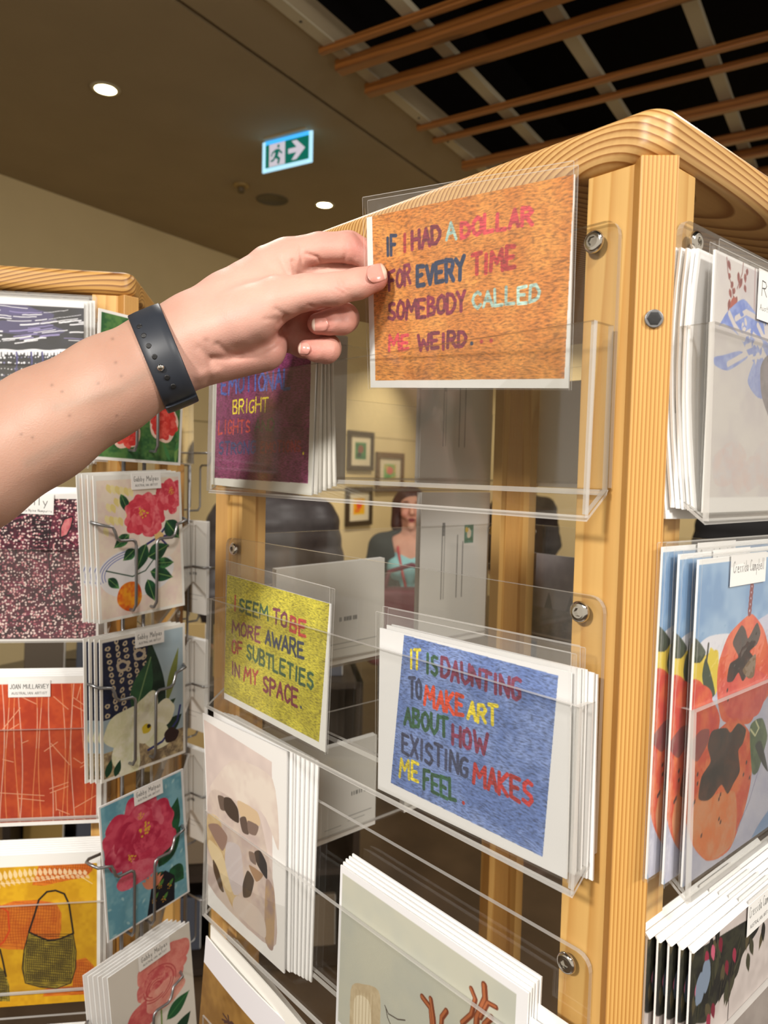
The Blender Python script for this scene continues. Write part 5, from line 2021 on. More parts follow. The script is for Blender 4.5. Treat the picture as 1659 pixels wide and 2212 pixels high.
LB = [('Gabby Malpas', .5, .30, .08, .92, .42), ('AUSTRALIAN ARTIST', .18, .13, .12, .88, .25)]
o, M = wire_card(wire_quads['poppy'], art_poppy, 'red poppy card with green leaves behind the forearm', yoff=-.010)
o, M = wire_card(wire_quads['camellia'], art_camellia, 'pink blossom card with an orange fruit in the wire display', n=3, blabel='pink blossom and fruit card showing only its left strip')
add_name_label(o, .008, .1485, .036, .017, LB, seed=1)
o, M = wire_card(wire_quads['magnolia'], art_magnolia, 'white magnolia card with dark patterned cloth in the wire display', n=3, blabel='white magnolia card showing only its left strip')
add_name_label(o, .006, .1485, .036, .017, LB, seed=2)
o, M = wire_card(wire_quads['pink'], art_pink, 'tilted card with one large pink bloom in the wire display')
add_name_label(o, .006, .1485, .036, .017, LB, seed=3)
o, M = wire_card(wire_quads['rose'], art_rose, 'single pale pink rose card on white, lowest in the wire display')
add_name_label(o, .004, .1485, .040, .018, LB, seed=4)
wh = new_card('greeting_card', M @ T(-.004, .0022, .002), .105, .148)
tag(wh, 'white card edge behind the single pink rose card', 'greeting card', 'white cards behind the single pink rose card')
for i in range(4):
    c = wh.copy()
    COL.objects.link(c)
    c.matrix_world = M @ T(-.004 * (i + 2), .0022 * (i + 2), .0022 * (i + 2))

# second wire display on the far corner of the left rack: its card backs face this way
WM2 = M2 @ T(S, 0, 0) @ RZ(PI / 4) @ T(0, -.0075, 0)
zz = [1.47, 1.29, 1.10, .92, .75]
wire_display(WM2, zz, 'far wire card display beyond the left rack showing card backs')
for i, z in enumerate(zz[1:4]):
    H_ = .105
    art = back_art(.105, .148, 20 + i)
    o = new_card('greeting_card', WM2 @ T(0, -.004, z - .024) @ RZ(PI), .105, .148, art)
    tag(o, ['white card back with barcode, highest in the far wire display', 'white card back in the middle of the far wire display', 'white card back lowest in the far wire display'][i], 'greeting card')
    p = new_card('greeting_card', WM2 @ T(.002, -.007, z - .024) @ RZ(PI), .105, .148)
    tag(p, 'card stacked in the far wire display, edge only', 'greeting card', 'cards stacked in the far wire display')
    for q in range(3):
        c = p.copy()
        COL.objects.link(c)
        c.matrix_world = WM2 @ T(.003 + .0015 * q, -.0095 - .0022 * q, z - .024) @ RZ(PI)
# ------------------------------------------------------------------ one continuous surface from blended limbs


def surface_nets(f):
    """f<0 inside -> verts (grid units), quads"""
    sgn = f < 0
    nx, ny, nz = f.shape
    c = np.zeros((nx - 1, ny - 1, nz - 1), np.int8)
    for dx in (0, 1):
        for dy in (0, 1):
            for dz in (0, 1):
                c += sgn[dx:nx - 1 + dx, dy:ny - 1 + dy, dz:nz - 1 + dz]
    act = (c > 0) & (c < 8)
    I = np.argwhere(act)
    idx = -np.ones(act.shape, np.int64)
    idx[act] = np.arange(len(I))
    acc = np.zeros((len(I), 3))
    cnt = np.zeros(len(I))
    corners = [(a, b, d) for a in (0, 1) for b in (0, 1) for d in (0, 1)]
    val = {k: f[I[:, 0] + k[0], I[:, 1] + k[1], I[:, 2] + k[2]] for k in corners}
    for k in corners:
        for ax in range(3):
            if k[ax] == 0:
                k2 = tuple(1 if i == ax else k[i] for i in range(3))
                a, b = val[k], val[k2]
                mk = (a < 0) != (b < 0)
                t = np.where(mk, a / np.where(mk, a - b, 1), 0)
                p = np.array(k, float)[None] + 0
                p = np.repeat(p, len(I), 0)
                p[:, ax] += t
                acc += p * mk[:, None]
                cnt += mk
    V = I + acc / cnt[:, None]
    Q = []
    for ax in range(3):
        b_, c_ = [(1, 2), (2, 0), (0, 1)][ax]
        sl0 = [slice(None)] * 3
        sl1 = [slice(None)] * 3
        sl0[ax], sl1[ax] = slice(0, -1), slice(1, None)
        a, b = sgn[tuple(sl0)], sgn[tuple(sl1)]
        E = np.argwhere(a != b)
        E = E[(E[:, b_] > 0) & (E[:, c_] > 0) & (E[:, b_] < f.shape[b_] - 1) & (E[:, c_] < f.shape[c_] - 1)]
        fl = a[E[:, 0], E[:, 1], E[:, 2]]
        qs = []
        for (ob, oc) in ((1, 1), (0, 1), (0, 0), (1, 0)):
            P_ = E.copy()
            P_[:, b_] -= ob
            P_[:, c_] -= oc
            qs.append(idx[P_[:, 0], P_[:, 1], P_[:, 2]])
        q = np.stack(qs, 1)
        q[~fl] = q[~fl][:, ::-1]
        Q.append(q)
    return V, np.concatenate(Q)


def smin(a, b, k):
    h = np.clip(.5 + .5 * (b - a) / k, 0, 1)
    return b * (1 - h) + a * h - k * h * (1 - h)


class Field:
    def __init__(s, lo, hi, vox):
        s.lo, s.vox = np.array(lo, float), vox
        s.n = np.ceil((np.array(hi, float) - s.lo) / vox).astype(int) + 1
        s.ax = [(s.lo[i] + vox * np.arange(s.n[i])).astype(np.float32) for i in range(3)]

    def new(s):
        return np.full(tuple(s.n), 1e3, np.float32)

    def cone(s, F, a, b, ra, rb, k, sq=(1, 1, 1)):
        """blend a tapered limb into F; sq stretches the distance per axis (flatter bodies)"""
        sq = np.array(sq, float)
        a, b = np.array(a, float), np.array(b, float)
        R = max(ra, rb) / min(sq.min(), 1) + 2.2 * k + 3 * s.vox
        lo, hi = np.minimum(a, b) - R, np.maximum(a, b) + R
        i0 = np.clip(np.floor((lo - s.lo) / s.vox).astype(int), 0, s.n - 1)
        i1 = np.clip(np.ceil((hi - s.lo) / s.vox).astype(int) + 1, 1, s.n)
        if (i1 <= i0).any():
            return
        X = [(s.ax[i][i0[i]:i1[i]] * sq[i]).reshape([-1 if j == i else 1 for j in range(3)]) for i in range(3)]
        A, B = a * sq, b * sq
        d = B - A
        L2 = max(float(d @ d), 1e-9)
        t = ((X[0] - A[0]) * d[0] + (X[1] - A[1]) * d[1] + (X[2] - A[2]) * d[2]) / L2
        t = np.clip(t, 0, 1)
        D = np.sqrt((X[0] - A[0] - t * d[0]) ** 2 + (X[1] - A[1] - t * d[1]) ** 2 + (X[2] - A[2] - t * d[2]) ** 2) - (ra + (rb - ra) * t)
        sl = tuple(slice(i0[i], i1[i]) for i in range(3))
        F[sl] = smin(F[sl], D.astype(np.float32), k)

    def chain(s, pts, k, F=None, sq=(1, 1, 1)):
        F = s.new() if F is None else F
        for p, q in zip(pts, pts[1:]):
            s.cone(F, p[:3], q[:3], p[3], q[3], k, sq)
        return F

    def ball(s, F, c, r, k, sq=(1, 1, 1)):
        s.cone(F, c, c, r, r, k, sq)

    def mesh(s, F):
        V, Q = surface_nets(F)
        return V * s.vox + s.lo, Q


def body_object(name, V, Q, mat, colour=None, parent=None, smooth_it=0):
    me = bpy.data.meshes.new(name)
    me.from_pydata(V.tolist(), [], Q.tolist())
    me.materials.append(mat)
    me.polygons.foreach_set('use_smooth', np.ones(len(Q), bool))
    if colour is not None:
        ca = me.color_attributes.new('skin', 'FLOAT_COLOR', 'POINT')
        ca.data.foreach_set('color', np.concatenate([colour, np.ones((len(V), 1))], 1).astype(np.float32).ravel())
    me.update()
    o = bpy.data.objects.new(name, me)
    link(o, parent)
    return o


def relax(V, Q, it=2, lam=.5):
    e = np.concatenate([Q[:, [0, 1]], Q[:, [1, 2]], Q[:, [2, 3]], Q[:, [3, 0]]])
    for _ in range(it):
        s_ = np.zeros_like(V)
        n = np.zeros(len(V))
        np.add.at(s_, e[:, 0], V[e[:, 1]])
        np.add.at(n, e[:, 0], 1)
        V = V + lam * (s_ / np.maximum(n, 1)[:, None] - V)
    return V


def skin_material(name, bump=0.25):
    k = Nodes(name)
    at_ = k.n('ShaderNodeAttribute', attribute_name='skin')
    tc = k.n('ShaderNodeTexCoord')
    nz = k.n('ShaderNodeTexNoise', i_Scale=22.0, i_Detail=4.0)
    k.l(tc, nz, 3, 0)
    r = k.ramp(nz, [(0.3, (0.93, 0.88, 0.86, 1)), (0.7, (1.06, 1.06, 1.05, 1))])
    mul = k.n('ShaderNodeMix', data_type='RGBA', blend_type='MULTIPLY')
    mul.inputs[0].default_value = 1.0
    k.l(at_, mul, 0, 6)
    k.l(r, mul, 0, 7)
    p = k.n('ShaderNodeBsdfPrincipled', i_Roughness=0.48)
    p.inputs['Specular IOR Level'].default_value = 0.35
    p.inputs['Subsurface Weight'].default_value = 0.18
    p.inputs['Subsurface Radius'].default_value = (1.0, 0.35, 0.2)
    p.inputs['Subsurface Scale'].default_value = 0.004
    k.t.links.new(mul.outputs[2], p.inputs['Base Color'])
    fine = k.n('ShaderNodeTexVoronoi', i_Scale=900.0)
    k.l(tc, fine, 3, 0)
    bp = k.n('ShaderNodeBump', i_Strength=bump, i_Distance=0.0003)
    k.l(fine, bp, 0, 'Height')
    k.l(bp, p, 0, 'Normal')
    return k.finish(p)


M_SKIN = skin_material('skin')

# ------------------------------------------------------------------ the reaching left arm and hand
# hand space: x,y = photo pixels, w = depth in pixel-sized steps behind the depth D0
D0 = (on_plane(815, 602, dc, n_) - CAM).dot(CF) - 0.0006
WK = D0 / FPX


def hs(p):
    p = np.asarray(p, float).reshape(-1, 3)
    d = D0 + p[:, 2] * WK
    out = np.empty_like(p)
    for i in range(3):
        out[:, i] = CAM[i] + (CR[i] * (p[:, 0] - IW / 2) / FPX + CD[i] * (p[:, 1] - IH / 2) / FPX + CF[i]) * d
    return out


fd = Field((-560, 440, -190), (880, 1480, 190), 3.4)
FL = (1, 1, 1.22)
arm = fd.chain([(-470, 1262, -40, 132), (-60, 1012, -28, 134), (90, 920, -20, 122), (230, 836, -12, 107), (345, 772, 0, 97)], 26, sq=FL)
# palm body
palm = fd.chain([(345, 772, 0, 96), (420, 722, 8, 88), (500, 665, 24, 78), (562, 628, 40, 74)], 24, F=arm, sq=(1, 1, 1.2))
fd.cone(palm, (560, 620, 44), (612, 566, 46), 68, 46, 22)
fd.cone(palm, (600, 600, 58), (630, 690, 74), 48, 42, 20)
fd.cone(palm, (430, 772, 6), (568, 752, 20), 63, 50, 20)        # heel of the hand, little finger side
fd.cone(palm, (560, 742, 36), (600, 726, 62), 48, 38, 16)
fd.cone(palm, (432, 716, -14), (545, 680, -34), 66, 62, 24)      # ball of the thumb
fingers = []
thumb = fd.chain([(520, 686, -26, 66), (600, 645, -44, 50), (662, 631, -50, 39), (722, 625, -50, 35.5), (772, 613, -42, 33), (808, 602, -34, 30)], 12)
index = fd.chain([(585, 575, 46, 50), (622, 553, 46, 40), (690, 535, 46, 34), (752, 533, 46, 34.5), (800, 552, 44, 30), (826, 592, 34, 26)], 8)
middle = fd.chain([(620, 590, 66, 42), (690, 588, 74, 32), (765, 598, 74, 31), (812, 618, 60, 27), (836, 640, 42, 24)], 8)
ring = fd.chain([(625, 650, 78, 38), (690, 672, 76, 33), (742, 687, 52, 34), (737, 692, 6, 32), (712, 696, -8, 28), (688, 699, -14, 24.5)], 6)
little = fd.chain([(604, 715, 72, 36), (655, 742, 72, 31), (706, 752, 50, 31), (704, 756, 12, 30), (684, 757, 0, 25), (662, 753, -6, 20)], 6)
tot = None
for F_, k_ in ((thumb, 20), (index, 15), (middle, 13), (ring, 12), (little, 12)):
    j = smin(palm, F_, k_)
    tot = j if tot is None else smin(tot, j, 3.0)
Vh, Qh = fd.mesh(tot)
Vh = relax(Vh, Qh, 3)
# outward normals in hand space
tri = np.cross(Vh[Qh[:, 1]] - Vh[Qh[:, 0]], Vh[Qh[:, 2]] - Vh[Qh[:, 0]])
Nh = np.zeros_like(Vh)
for i in range(4):
    np.add.at(Nh, Qh[:, i], tri)
Nh /= np.linalg.norm(Nh, axis=1)[:, None] + 1e-9
if (Nh[:, 2] * (Vh[:, 2] - Vh[:, 2].mean())).mean() < 0:
    Qh = Qh[:, ::-1]
    Nh = -Nh


def seg_d(P_, a, b):
    a, b = np.array(a, float), np.array(b, float)
    d = b - a
    t = np.clip(((P_ - a) @ d) / (d @ d), 0, 1)
    return np.linalg.norm(P_ - a - t[:, None] * d, axis=1)


front = np.clip(-Nh[:, 2] * 1.6, 0, 1)
disp = np.zeros(len(Vh))
XY = Vh[:, :2]
for pts, dep, wd in (
        ([(645, 684), (622, 688), (604, 700)], 5, 6), ([(618, 690), (616, 716), (590, 744), (548, 764), (500, 774), (460, 776)], 6, 8),
        ([(470, 744), (492, 764), (520, 768)], 3.5, 7), ([(430, 752), (470, 790)], 2.5, 9), ([(446, 738), (456, 800), (448, 830)], 3, 7),
        ([(632, 565), (640, 592), (648, 594)], 4, 5), ([(604, 556), (622, 590)], 3, 6), ([(650, 530), (652, 560), (648, 590)], 3.5, 4), ([(662, 548), (686, 556), (694, 566)], 4, 4),
        ([(716, 598), (722, 622), (742, 634)], 1.6, 3.5), ([(726, 596), (738, 620), (752, 628)], 1.6, 3.0), ([(736, 598), (748, 616)], 1.2, 3), ([(708, 610), (716, 634)], 1.2, 3),
        ([(746, 510), (748, 545), (742, 566)], 3, 5), ([(759, 520), (768, 556)], 2, 5), ([(716, 706), (706, 690)], 1.2, 3), ([(668, 660), (700, 668)], 2, 4),
        ([(560, 570), (610, 592)], 2.0, 10), ([(622, 716), (624, 770)], 4, 6), ([(596, 668), (622, 684)], 2, 5), ([(572, 690), (618, 690)], 1.6, 6)):
    dd = np.min([seg_d(XY, a, b) for a, b in zip(pts, pts[1:])], axis=0)
    disp -= .75 * dep * np.exp(-(dd / wd) ** 2)
for a, b, up_, wd in (((150, 880), (250, 840), 1.6, 16), ((430, 812), (470, 800), 3.0, 12)):
    disp += up_ * np.exp(-(seg_d(XY, a, b) / wd) ** 2)
Vh = Vh + Nh * (disp * front)[:, None]
# skin colour: pinker fingertips, knuckles and palm edge; forearm darkened to offset strong lamp light
base = np.array([lin1(208), lin1(164), lin1(150)])
pink = np.array([lin1(196), lin1(126), lin1(116)])
arm_c = np.array([lin1(182), lin1(144), lin1(126)])
t_arm = np.clip((430 - Vh[:, 0]) / 120, 0, 1)[:, None]
colr = base * (1 - t_arm) + arm_c * t_arm
pk = np.zeros(len(Vh))
for c, r, a in (((822, 604), 34, .9), ((775, 530), 40, .8), ((690, 700), 44, .9), ((664, 756), 40, .8), ((720, 520), 50, .35), ((672, 560), 26, .35), ((735, 625), 26, .3), ((740, 690), 40, .5), ((700, 770), 40, .5), ((610, 760), 50, .35), ((520, 780), 60, .3), ((620, 720), 30, .6)):
    pk = np.maximum(pk, a * np.exp(-(np.hypot(XY[:, 0] - c[0], XY[:, 1] - c[1]) / r) ** 2))
vein = np.zeros(len(Vh))
for a, b in (((120, 880), (260, 842)), ((260, 842), (330, 800)), ((60, 1000), (170, 940)), ((480, 690), (560, 660))):
    vein = np.maximum(vein, np.exp(-(seg_d(XY, a, b) / 12) ** 2))
colr = colr * (1 - pk[:, None]) + pink * pk[:, None]
colr = colr * (1 - .10 * vein[:, None] * np.array([1.2, .5, .3]))
rs = np.random.default_rng(4)
for c in ((134, 846), (212, 828), (262, 812), (243, 732), (252, 898), (46, 938), (112, 832), (150, 898), (70, 945), (250, 783)):
    dd = np.hypot(XY[:, 0] - c[0], XY[:, 1] - c[1])
    colr *= (1 - .35 * np.exp(-(dd / 3.2) ** 2))[:, None]
person = body_object('person', hs(Vh), Qh, M_SKIN, colr)
tag(person, 'reaching bare left arm and hand pinching the orange slogan card', 'person')


def front_w(px, py):
    d = np.hypot(XY[:, 0] - px, XY[:, 1] - py)
    near = np.where(d < 6)[0]
    if len(near) == 0:
        near = np.argsort(d)[:6]
    f_ = near[Vh[near, 2] < Vh[near, 2].min() + 12]
    return float(np.average(Vh[f_, 2], weights=1 / (.3 + d[f_]) ** 2))


# nails
M_NAIL = pbr('nail', lin(212, 150, 138), 0.22, coat=0.4)
M_TIP = pbr('nail_tip', lin(228, 200, 184), 0.25, coat=0.3)


def nail(cx_, cy_, ang, ln, wd, lift=1.3, tip=.16, curve=5):
    n, m_ = 11, 13
    ca, sa = math.cos(ang), math.sin(ang)
    mb = MB()
    grid = []
    for i in range(n):
        row = []
        for j in range(m_):
            u, v = i / (n - 1) * 2 - 1, j / (m_ - 1) * 2 - 1
            sh = (1 - .30 * abs(u) ** 3 * (1 if u < 0 else .8))
            lx, ly = u * ln / 2, v * wd / 2 * sh
            if u > .6:
                lx -= (v * v) * (u - .6) * ln * .18
            if u < -.6:
                lx += (v * v) * (-u - .6) * ln * .2
            row.append((cx_ + ca * lx - sa * ly, cy_ + sa * lx + ca * ly, v))
        grid.append(row)
    w0 = front_w(cx_, cy_)
    ws = np.array([[front_w(q[0], q[1]) for q in row] for row in grid])
    # plane fit plus cross curvature keeps the plate smooth
    A = np.array([[1, i / (n - 1), j / (m_ - 1), (j / (m_ - 1) * 2 - 1) ** 2] for i in range(n) for j in range(m_)])
    cf, *_ = np.linalg.lstsq(A, ws.ravel(), rcond=None)
    wf = (A @ cf).reshape(n, m_)
    pts = np.array([[(q[0], q[1], min(wf[i, j] - lift, ws[i, j] - 1.1)) for j, q in enumerate(row)] for i, row in enumerate(grid)])
    back = pts + np.array([0, 0, 4.5])
    Wp, Wb = hs(pts.reshape(-1, 3)), hs(back.reshape(-1, 3))
    b = 0
    mb.v = [tuple(p) for p in Wp] + [tuple(p) for p in Wb]
    N = n * m_
    for i in range(n - 1):
        for j in range(m_ - 1):
            a = i * m_ + j
            mb.f.append([a, a + m_, a + m_ + 1, a + 1])
            mb.mi.append(1 if i >= n - 1 - max(1, round(tip * (n - 1))) else 0)
            mb.sm.append(True)
    ringi = [j for j in range(m_)] + [i * m_ + m_ - 1 for i in range(1, n)] + [(n - 1) * m_ + j for j in range(m_ - 2, -1, -1)] + [i * m_ for i in range(n - 2, 0, -1)]
    for q, q2 in zip(ringi, ringi[1:] + ringi[:1]):
        mb.f.append([q, q2, N + q2, N + q])
        mb.mi.append(0)
        mb.sm.append(True)
    return mb.build('fingernail', [M_NAIL, M_TIP], person)


nail(814, 590, math.radians(-16), 43, 40)
nail(691, 701, math.radians(178), 36, 30)
nail(657, 753, math.radians(186), 26, 26)

# fine hair along the upper edge of the forearm
M_HAIR = pbr('arm_hair', lin(120, 88, 60), 0.5)
mb = MB()
g = random.Random(8)
for i in range(150):
    t = g.random()
    x0 = -40 + 330 * t
    y0 = 848 - (x0 + 0) * .545 + g.uniform(4, 26)
    w_ = g.uniform(-30, 24)
    L = g.uniform(18, 40)
    an = -.62 + g.uniform(-.45, .35)
    pts = [(x0 + L * s_ * math.cos(an + .25 * s_), y0 + L * s_ * math.sin(an + .25 * s_), w_ - 4 * s_) for s_ in (0, .35, .7, 1)]
    mb.tube([tuple(p) for p in hs(np.array(pts))], [.00011, .0001, .00007, .00003], n=4)
hair = mb.build('arm_hair', M_HAIR, person)
hair['kind'] = 'stuff'

# watch strap round the wrist
M_STRAP = pbr('strap_rubber', lin(44, 48, 56), 0.42, noise=.03, scale=80, spec=.4)
WC = np.array([352., 772., 0.])
uv = np.array([82., -34., 0.])
uv /= np.linalg.norm(uv)
vv = np.array([84., 190., 0.])
vv -= uv * (vv @ uv)
vv /= np.linalg.norm(vv)
ww = np.array([0., 0., 1.])
watch = empty('wristwatch', Matrix.Translation(Vector(hs([WC])[0])))
tag(watch, 'dark grey rubber watch strap with pin holes around the left wrist', 'watch')
WMI = watch.matrix_world.inverted()


def wpt(phi, across, off):
    ra, rw = 105.0 + off, 87.5 + off
    return WC + vv * ra * math.cos(phi) - ww * rw * math.sin(phi) + uv * across


def strap(name, phis, half, off0, off1, round_end=False):
    mb = MB()
    rows = []
    for q, phi in enumerate(phis):
        hw = half
        if round_end:
            t = q / (len(phis) - 1)
            if t > .82:
                hw = half * math.sqrt(max(.02, 1 - ((t - .82) / .18) ** 2))
        sec = [(-hw, off0), (-hw, off1 - 2.4), (-hw + 2.4, off1 - .4), (-hw * .5, off1 + .6), (hw * .5, off1 + .6), (hw - 2.4, off1 - .4), (hw, off1 - 2.4), (hw, off0)]
        rows.append(len(mb.v))
        mb.v += [tuple(WMI @ Vector(p)) for p in hs(np.array([wpt(phi, a, o) for a, o in sec]))]
    for a, b in zip(rows, rows[1:]):
        for j in range(8):
            j2 = (j + 1) % 8
            mb.f.append([a + j, b + j, b + j2, a + j2])
            mb.mi.append(0)
            mb.sm.append(j < 7)
    for a in (rows[0], rows[-1]):
        mb.f.append([a + j for j in range(8)])
        mb.mi.append(0)
        mb.sm.append(False)
    return mb.build(name, M_STRAP, watch)


strap('strap', np.radians(np.linspace(-78, 262, 90)), 37, -.5, 8)
strap('strap_tail', np.radians(np.linspace(27, -40, 30)), 36.5, 7.6, 12.5, round_end=False)
for (px_, py_) in ((303, 709), (312, 728), (322, 749), (334, 771), (360, 813), (373, 831)):
    rel = np.array([px_, py_, 0.]) - WC
    phi = math.acos(max(-1, min(1, (rel @ vv) / 108.)))
    if phi > PI:
        phi -= PI
    off = 10.0 if phi > math.radians(27) else 13.8
    c = wpt(phi, rel @ uv, off)
    mb = MB()
    mt = Matrix.Translation(WMI @ Vector(hs([c])[0]))
    nrm = (Vector(hs([wpt(phi, rel @ uv, off + 20)])[0]) - Vector(hs([c])[0])).normalized()
    mt = mt @ nrm.to_track_quat('Z', 'Y').to_matrix().to_4x4()
    mb.lathe([(.00160, -.0006), (.00160, .00012), (.0010, .00010)], mt, n=18)
    mb.build('pin_hole', MAT['black'], watch)
rel = np.array([347., 793., 0.]) - WC
phi = math.acos((rel @ vv) / 108.)
c = wpt(phi, rel @ uv, 10)
nrm = (Vector(hs([wpt(phi, rel @ uv, 30)])[0]) - Vector(hs([c])[0])).normalized()
mb = MB()
mb.lathe([(.0021, -.0005), (.0021, .0009), (.0015, .0015), (.0004, .0017)], Matrix.Translation(WMI @ Vector(hs([c])[0])) @ nrm.to_track_quat('Z', 'Y').to_matrix().to_4x4(), n=20)
mb.build('metal_pin', MAT['chrome'], watch)
# watch case on the far side of the wrist
mb = MB()
ctr = wpt(math.radians(270), 0, 2)
cc = [ctr + vv * a + uv * b for a, b in rounded_rect(-70, 70, -58, 58, 26)]
a_ = hs(np.array(cc))
b_ = hs(np.array([p + ww * 32 for p in cc]))
mb.prism([tuple(WMI @ Vector(p)) for p in a_], WMI.to_3x3() @ Vector(b_.mean(0) - a_.mean(0)), 0)
mb.build('watch_case', pbr('watch_case', (0.02, 0.02, 0.022, 1), 0.2, coat=.5), watch, bevel=.002)
# ------------------------------------------------------------------ visitors behind the racks
M_HAIR1 = pbr('auburn_hair', lin(74, 42, 34), 0.5, noise=.35, scale=120)
M_HAIR2 = pbr('dark_hair', lin(40, 30, 26), 0.5, noise=.3, scale=120)
M_CARD = pbr('dark_cardigan', lin(52, 56, 50), 0.85, noise=.25, scale=160)
M_TEAL = pbr('teal_top', lin(150, 206, 206), 0.8)
M_BAGM = pbr('maroon_bag', lin(104, 34, 50), 0.6, noise=.1, scale=60)
M_JKT = pbr('charcoal_jacket', lin(66, 60, 60), 0.45, noise=.15, scale=40)
M_TRS = pbr('dark_trousers', lin(40, 40, 46), 0.8)
M_LANY = pbr('red_lanyard', lin(196, 64, 70), 0.6)
M_SHOE = pbr('black_shoe', (0.02, 0.02, 0.02, 1), 0.4)
M_MOUTH = pbr('mouth', lin(120, 44, 44), 0.5)
M_EYE = pbr('eye', lin(50, 40, 36), 0.3)
M_EYEW = pbr('eye_white', lin(226, 216, 204), 0.3)


def human(loc, yaw, h, label, hair_mat, top_mat, leg_mat, female=False, face=True, bulk=1.0, long_hair=True, arm_fwd=0.0, head_nod=0.0, front_mat=None):
    """standing figure; local frame: faces -y, z up, feet at 0"""
    s = h / 1.70
    vox = .0085
    fb = Field((-.42, -.46, -.01), (.42, .34, 1.74), vox)
    sw = .165 if female else .185
    F_ = fb.new()
    # trunk
    fb.cone(F_, (0, .01, .93), (0, .015, 1.10), .135, .118, .05, (1, 1.35, 1))
    fb.cone(F_, (0, .015, 1.10), (0, .0, 1.33), .122, .140, .05, (1, 1.35, 1))
    fb.cone(F_, (-sw + .03, .01, 1.38), (sw - .03, .01, 1.38), .058, .058, .05)
    fb.cone(F_, (0, .012, 1.38), (0, -.005, 1.52), .058, .050, .03)
    if female:
        for sx in (-1, 1):
            fb.ball(F_, (sx * .065, -.075, 1.26), .058, .05)
    for sx in (-1, 1):
        fb.cone(F_, (sx * .085, .01, .90), (sx * .09, -.005, .50), .088, .056, .04)
        fb.cone(F_, (sx * .09, -.005, .50), (sx * .095, .02, .09), .054, .034, .03)
        fb.cone(F_, (sx * .095, .03, .045), (sx * .11, -.12, .035), .038, .032, .02)
        e_ = (sx * (sw + .055), .02, 1.10)
        fb.cone(F_, (sx * sw, .01, 1.375), e_, .052, .041, .03)
        wr = (sx * (sw + .02), -.10 - .12 * arm_fwd, .90 + .18 * arm_fwd)
        fb.cone(F_, e_, wr, .040, .027, .02)
        hd = Vector(wr)
        dr = (Vector(wr) - Vector(e_)).normalized()
        pk_ = hd + dr * .055
        fb.cone(F_, wr, tuple(pk_), .027, .030, .012, (1.2, 1, 1))
        for q in range(4):
            o_ = Vector((0, -.010, .0)) if False else Vector((0, .022 - .0145 * q, .004 * q))
            t0 = pk_ + o_ * .9
            t1 = t0 + dr * (.05 + (.006, .014, .012, 0)[q]) + Vector((-sx * .012, 0, 0))
            fb.cone(F_, tuple(t0), tuple(t1), .0095, .0075, .004)
        th0 = hd + dr * .02 + Vector((-sx * .012, -.018, 0))
        fb.cone(F_, tuple(th0), tuple(th0 + dr * .045 + Vector((-sx * .01, -.022, .0))), .011, .0085, .006)
    # head
    hz = 1.60
    fb.cone(F_, (0, -.005, hz + .03), (0, -.03, hz - .055), .079, .052, .03, (1.06, .90, 1))
    if face:
        fb.cone(F_, (0, -.098, hz + .022), (0, -.122, hz - .022), .010, .0165, .012)
        fb.cone(F_, (-.014, -.094, hz - .062), (.014, -.094, hz - .062), .012, .012, .014)
        fb.cone(F_, (0, -.085, hz - .10), (0, -.085, hz - .10), .024, .024, .02)
        for sx in (-1, 1):
            fb.ball(F_, (sx * .036, -.076, hz - .028), .026, .022)
            fb.cone(F_, (sx * .018, -.092, hz + .038), (sx * .05, -.078, hz + .036), .008, .008, .012)
            fb.cone(F_, (sx * .079, .005, hz + .02), (sx * .077, .0, hz - .025), .013, .010, .006)
    V, Q = fb.mesh(F_)
    V = relax(V, Q, 2)
    V *= s
    skin = np.array([lin1(214), lin1(160), lin1(134)])
    rose = np.array([lin1(206), lin1(126), lin1(110)])
    col = np.repeat(skin[None], len(V), 0)
    for sx in (-1, 1):
        d = np.linalg.norm(V - np.array([sx * .04, -.09, hz - .03]) * s, axis=1)
        k_ = .55 * np.exp(-(d / .026) ** 2)[:, None]
        col = col * (1 - k_) + rose * k_
    mt = Matrix.Translation(loc) @ RZ(yaw)
    p = body_object('person', V, Q, M_SKIN, col)
    p.matrix_world = mt
    tag(p, label, 'person')

    def shell(name, mat, build, grow=.012):
        G = fb.new()
        build(G)
        v_, q_ = fb.mesh(G)
        v_ = relax(v_, q_, 3) * s
        o = body_object(name, v_, q_, mat, None, p)
        return o

    def jacket(G):
        b_ = .014 * bulk
        fb.cone(G, (0, .01, .90), (0, .015, 1.10), .150 + b_, .135 + b_, .05, (1, 1.3, 1))
        fb.cone(G, (0, .015, 1.10), (0, .005, 1.33), .136 + b_, .150 + b_, .05, (1, 1.3, 1))
        fb.cone(G, (-sw + .02, .015, 1.375), (sw - .02, .015, 1.375), .066 + b_, .066 + b_, .05)
        for sx in (-1, 1):
            e_ = (sx * (sw + .055), .02, 1.10)
            fb.cone(G, (sx * sw, .01, 1.37), e_, .060 + b_, .050 + b_, .03)
            fb.cone(G, e_, (sx * (sw + .025), -.085 - .11 * arm_fwd, .925 + .17 * arm_fwd), .050 + b_, .037 + b_ * .6, .02)
        if bulk > 1.5:
            for z in np.arange(.9, 1.42, .075):
                G += 0
            zz_ = (fb.ax[2]).reshape(1, 1, -1)
            G -= (.006 * np.abs(np.sin(zz_ * 42))).astype(np.float32)
        if front_mat is not None:     # open front: cut a V down the chest
            X_ = fb.ax[0].reshape(-1, 1, 1)
            Y_ = fb.ax[1].reshape(1, -1, 1)
            Z_ = fb.ax[2].reshape(1, 1, -1)
            wedge = np.maximum(np.abs(X_) - (.02 + .085 * np.clip((Z_ - 1.0) / .42, 0, 1)), Y_ + .03)
            G[:] = np.maximum(G, -np.broadcast_to(wedge, G.shape).astype(np.float32))
    shell('jacket' if bulk > 1.5 else 'cardigan', top_mat, jacket)
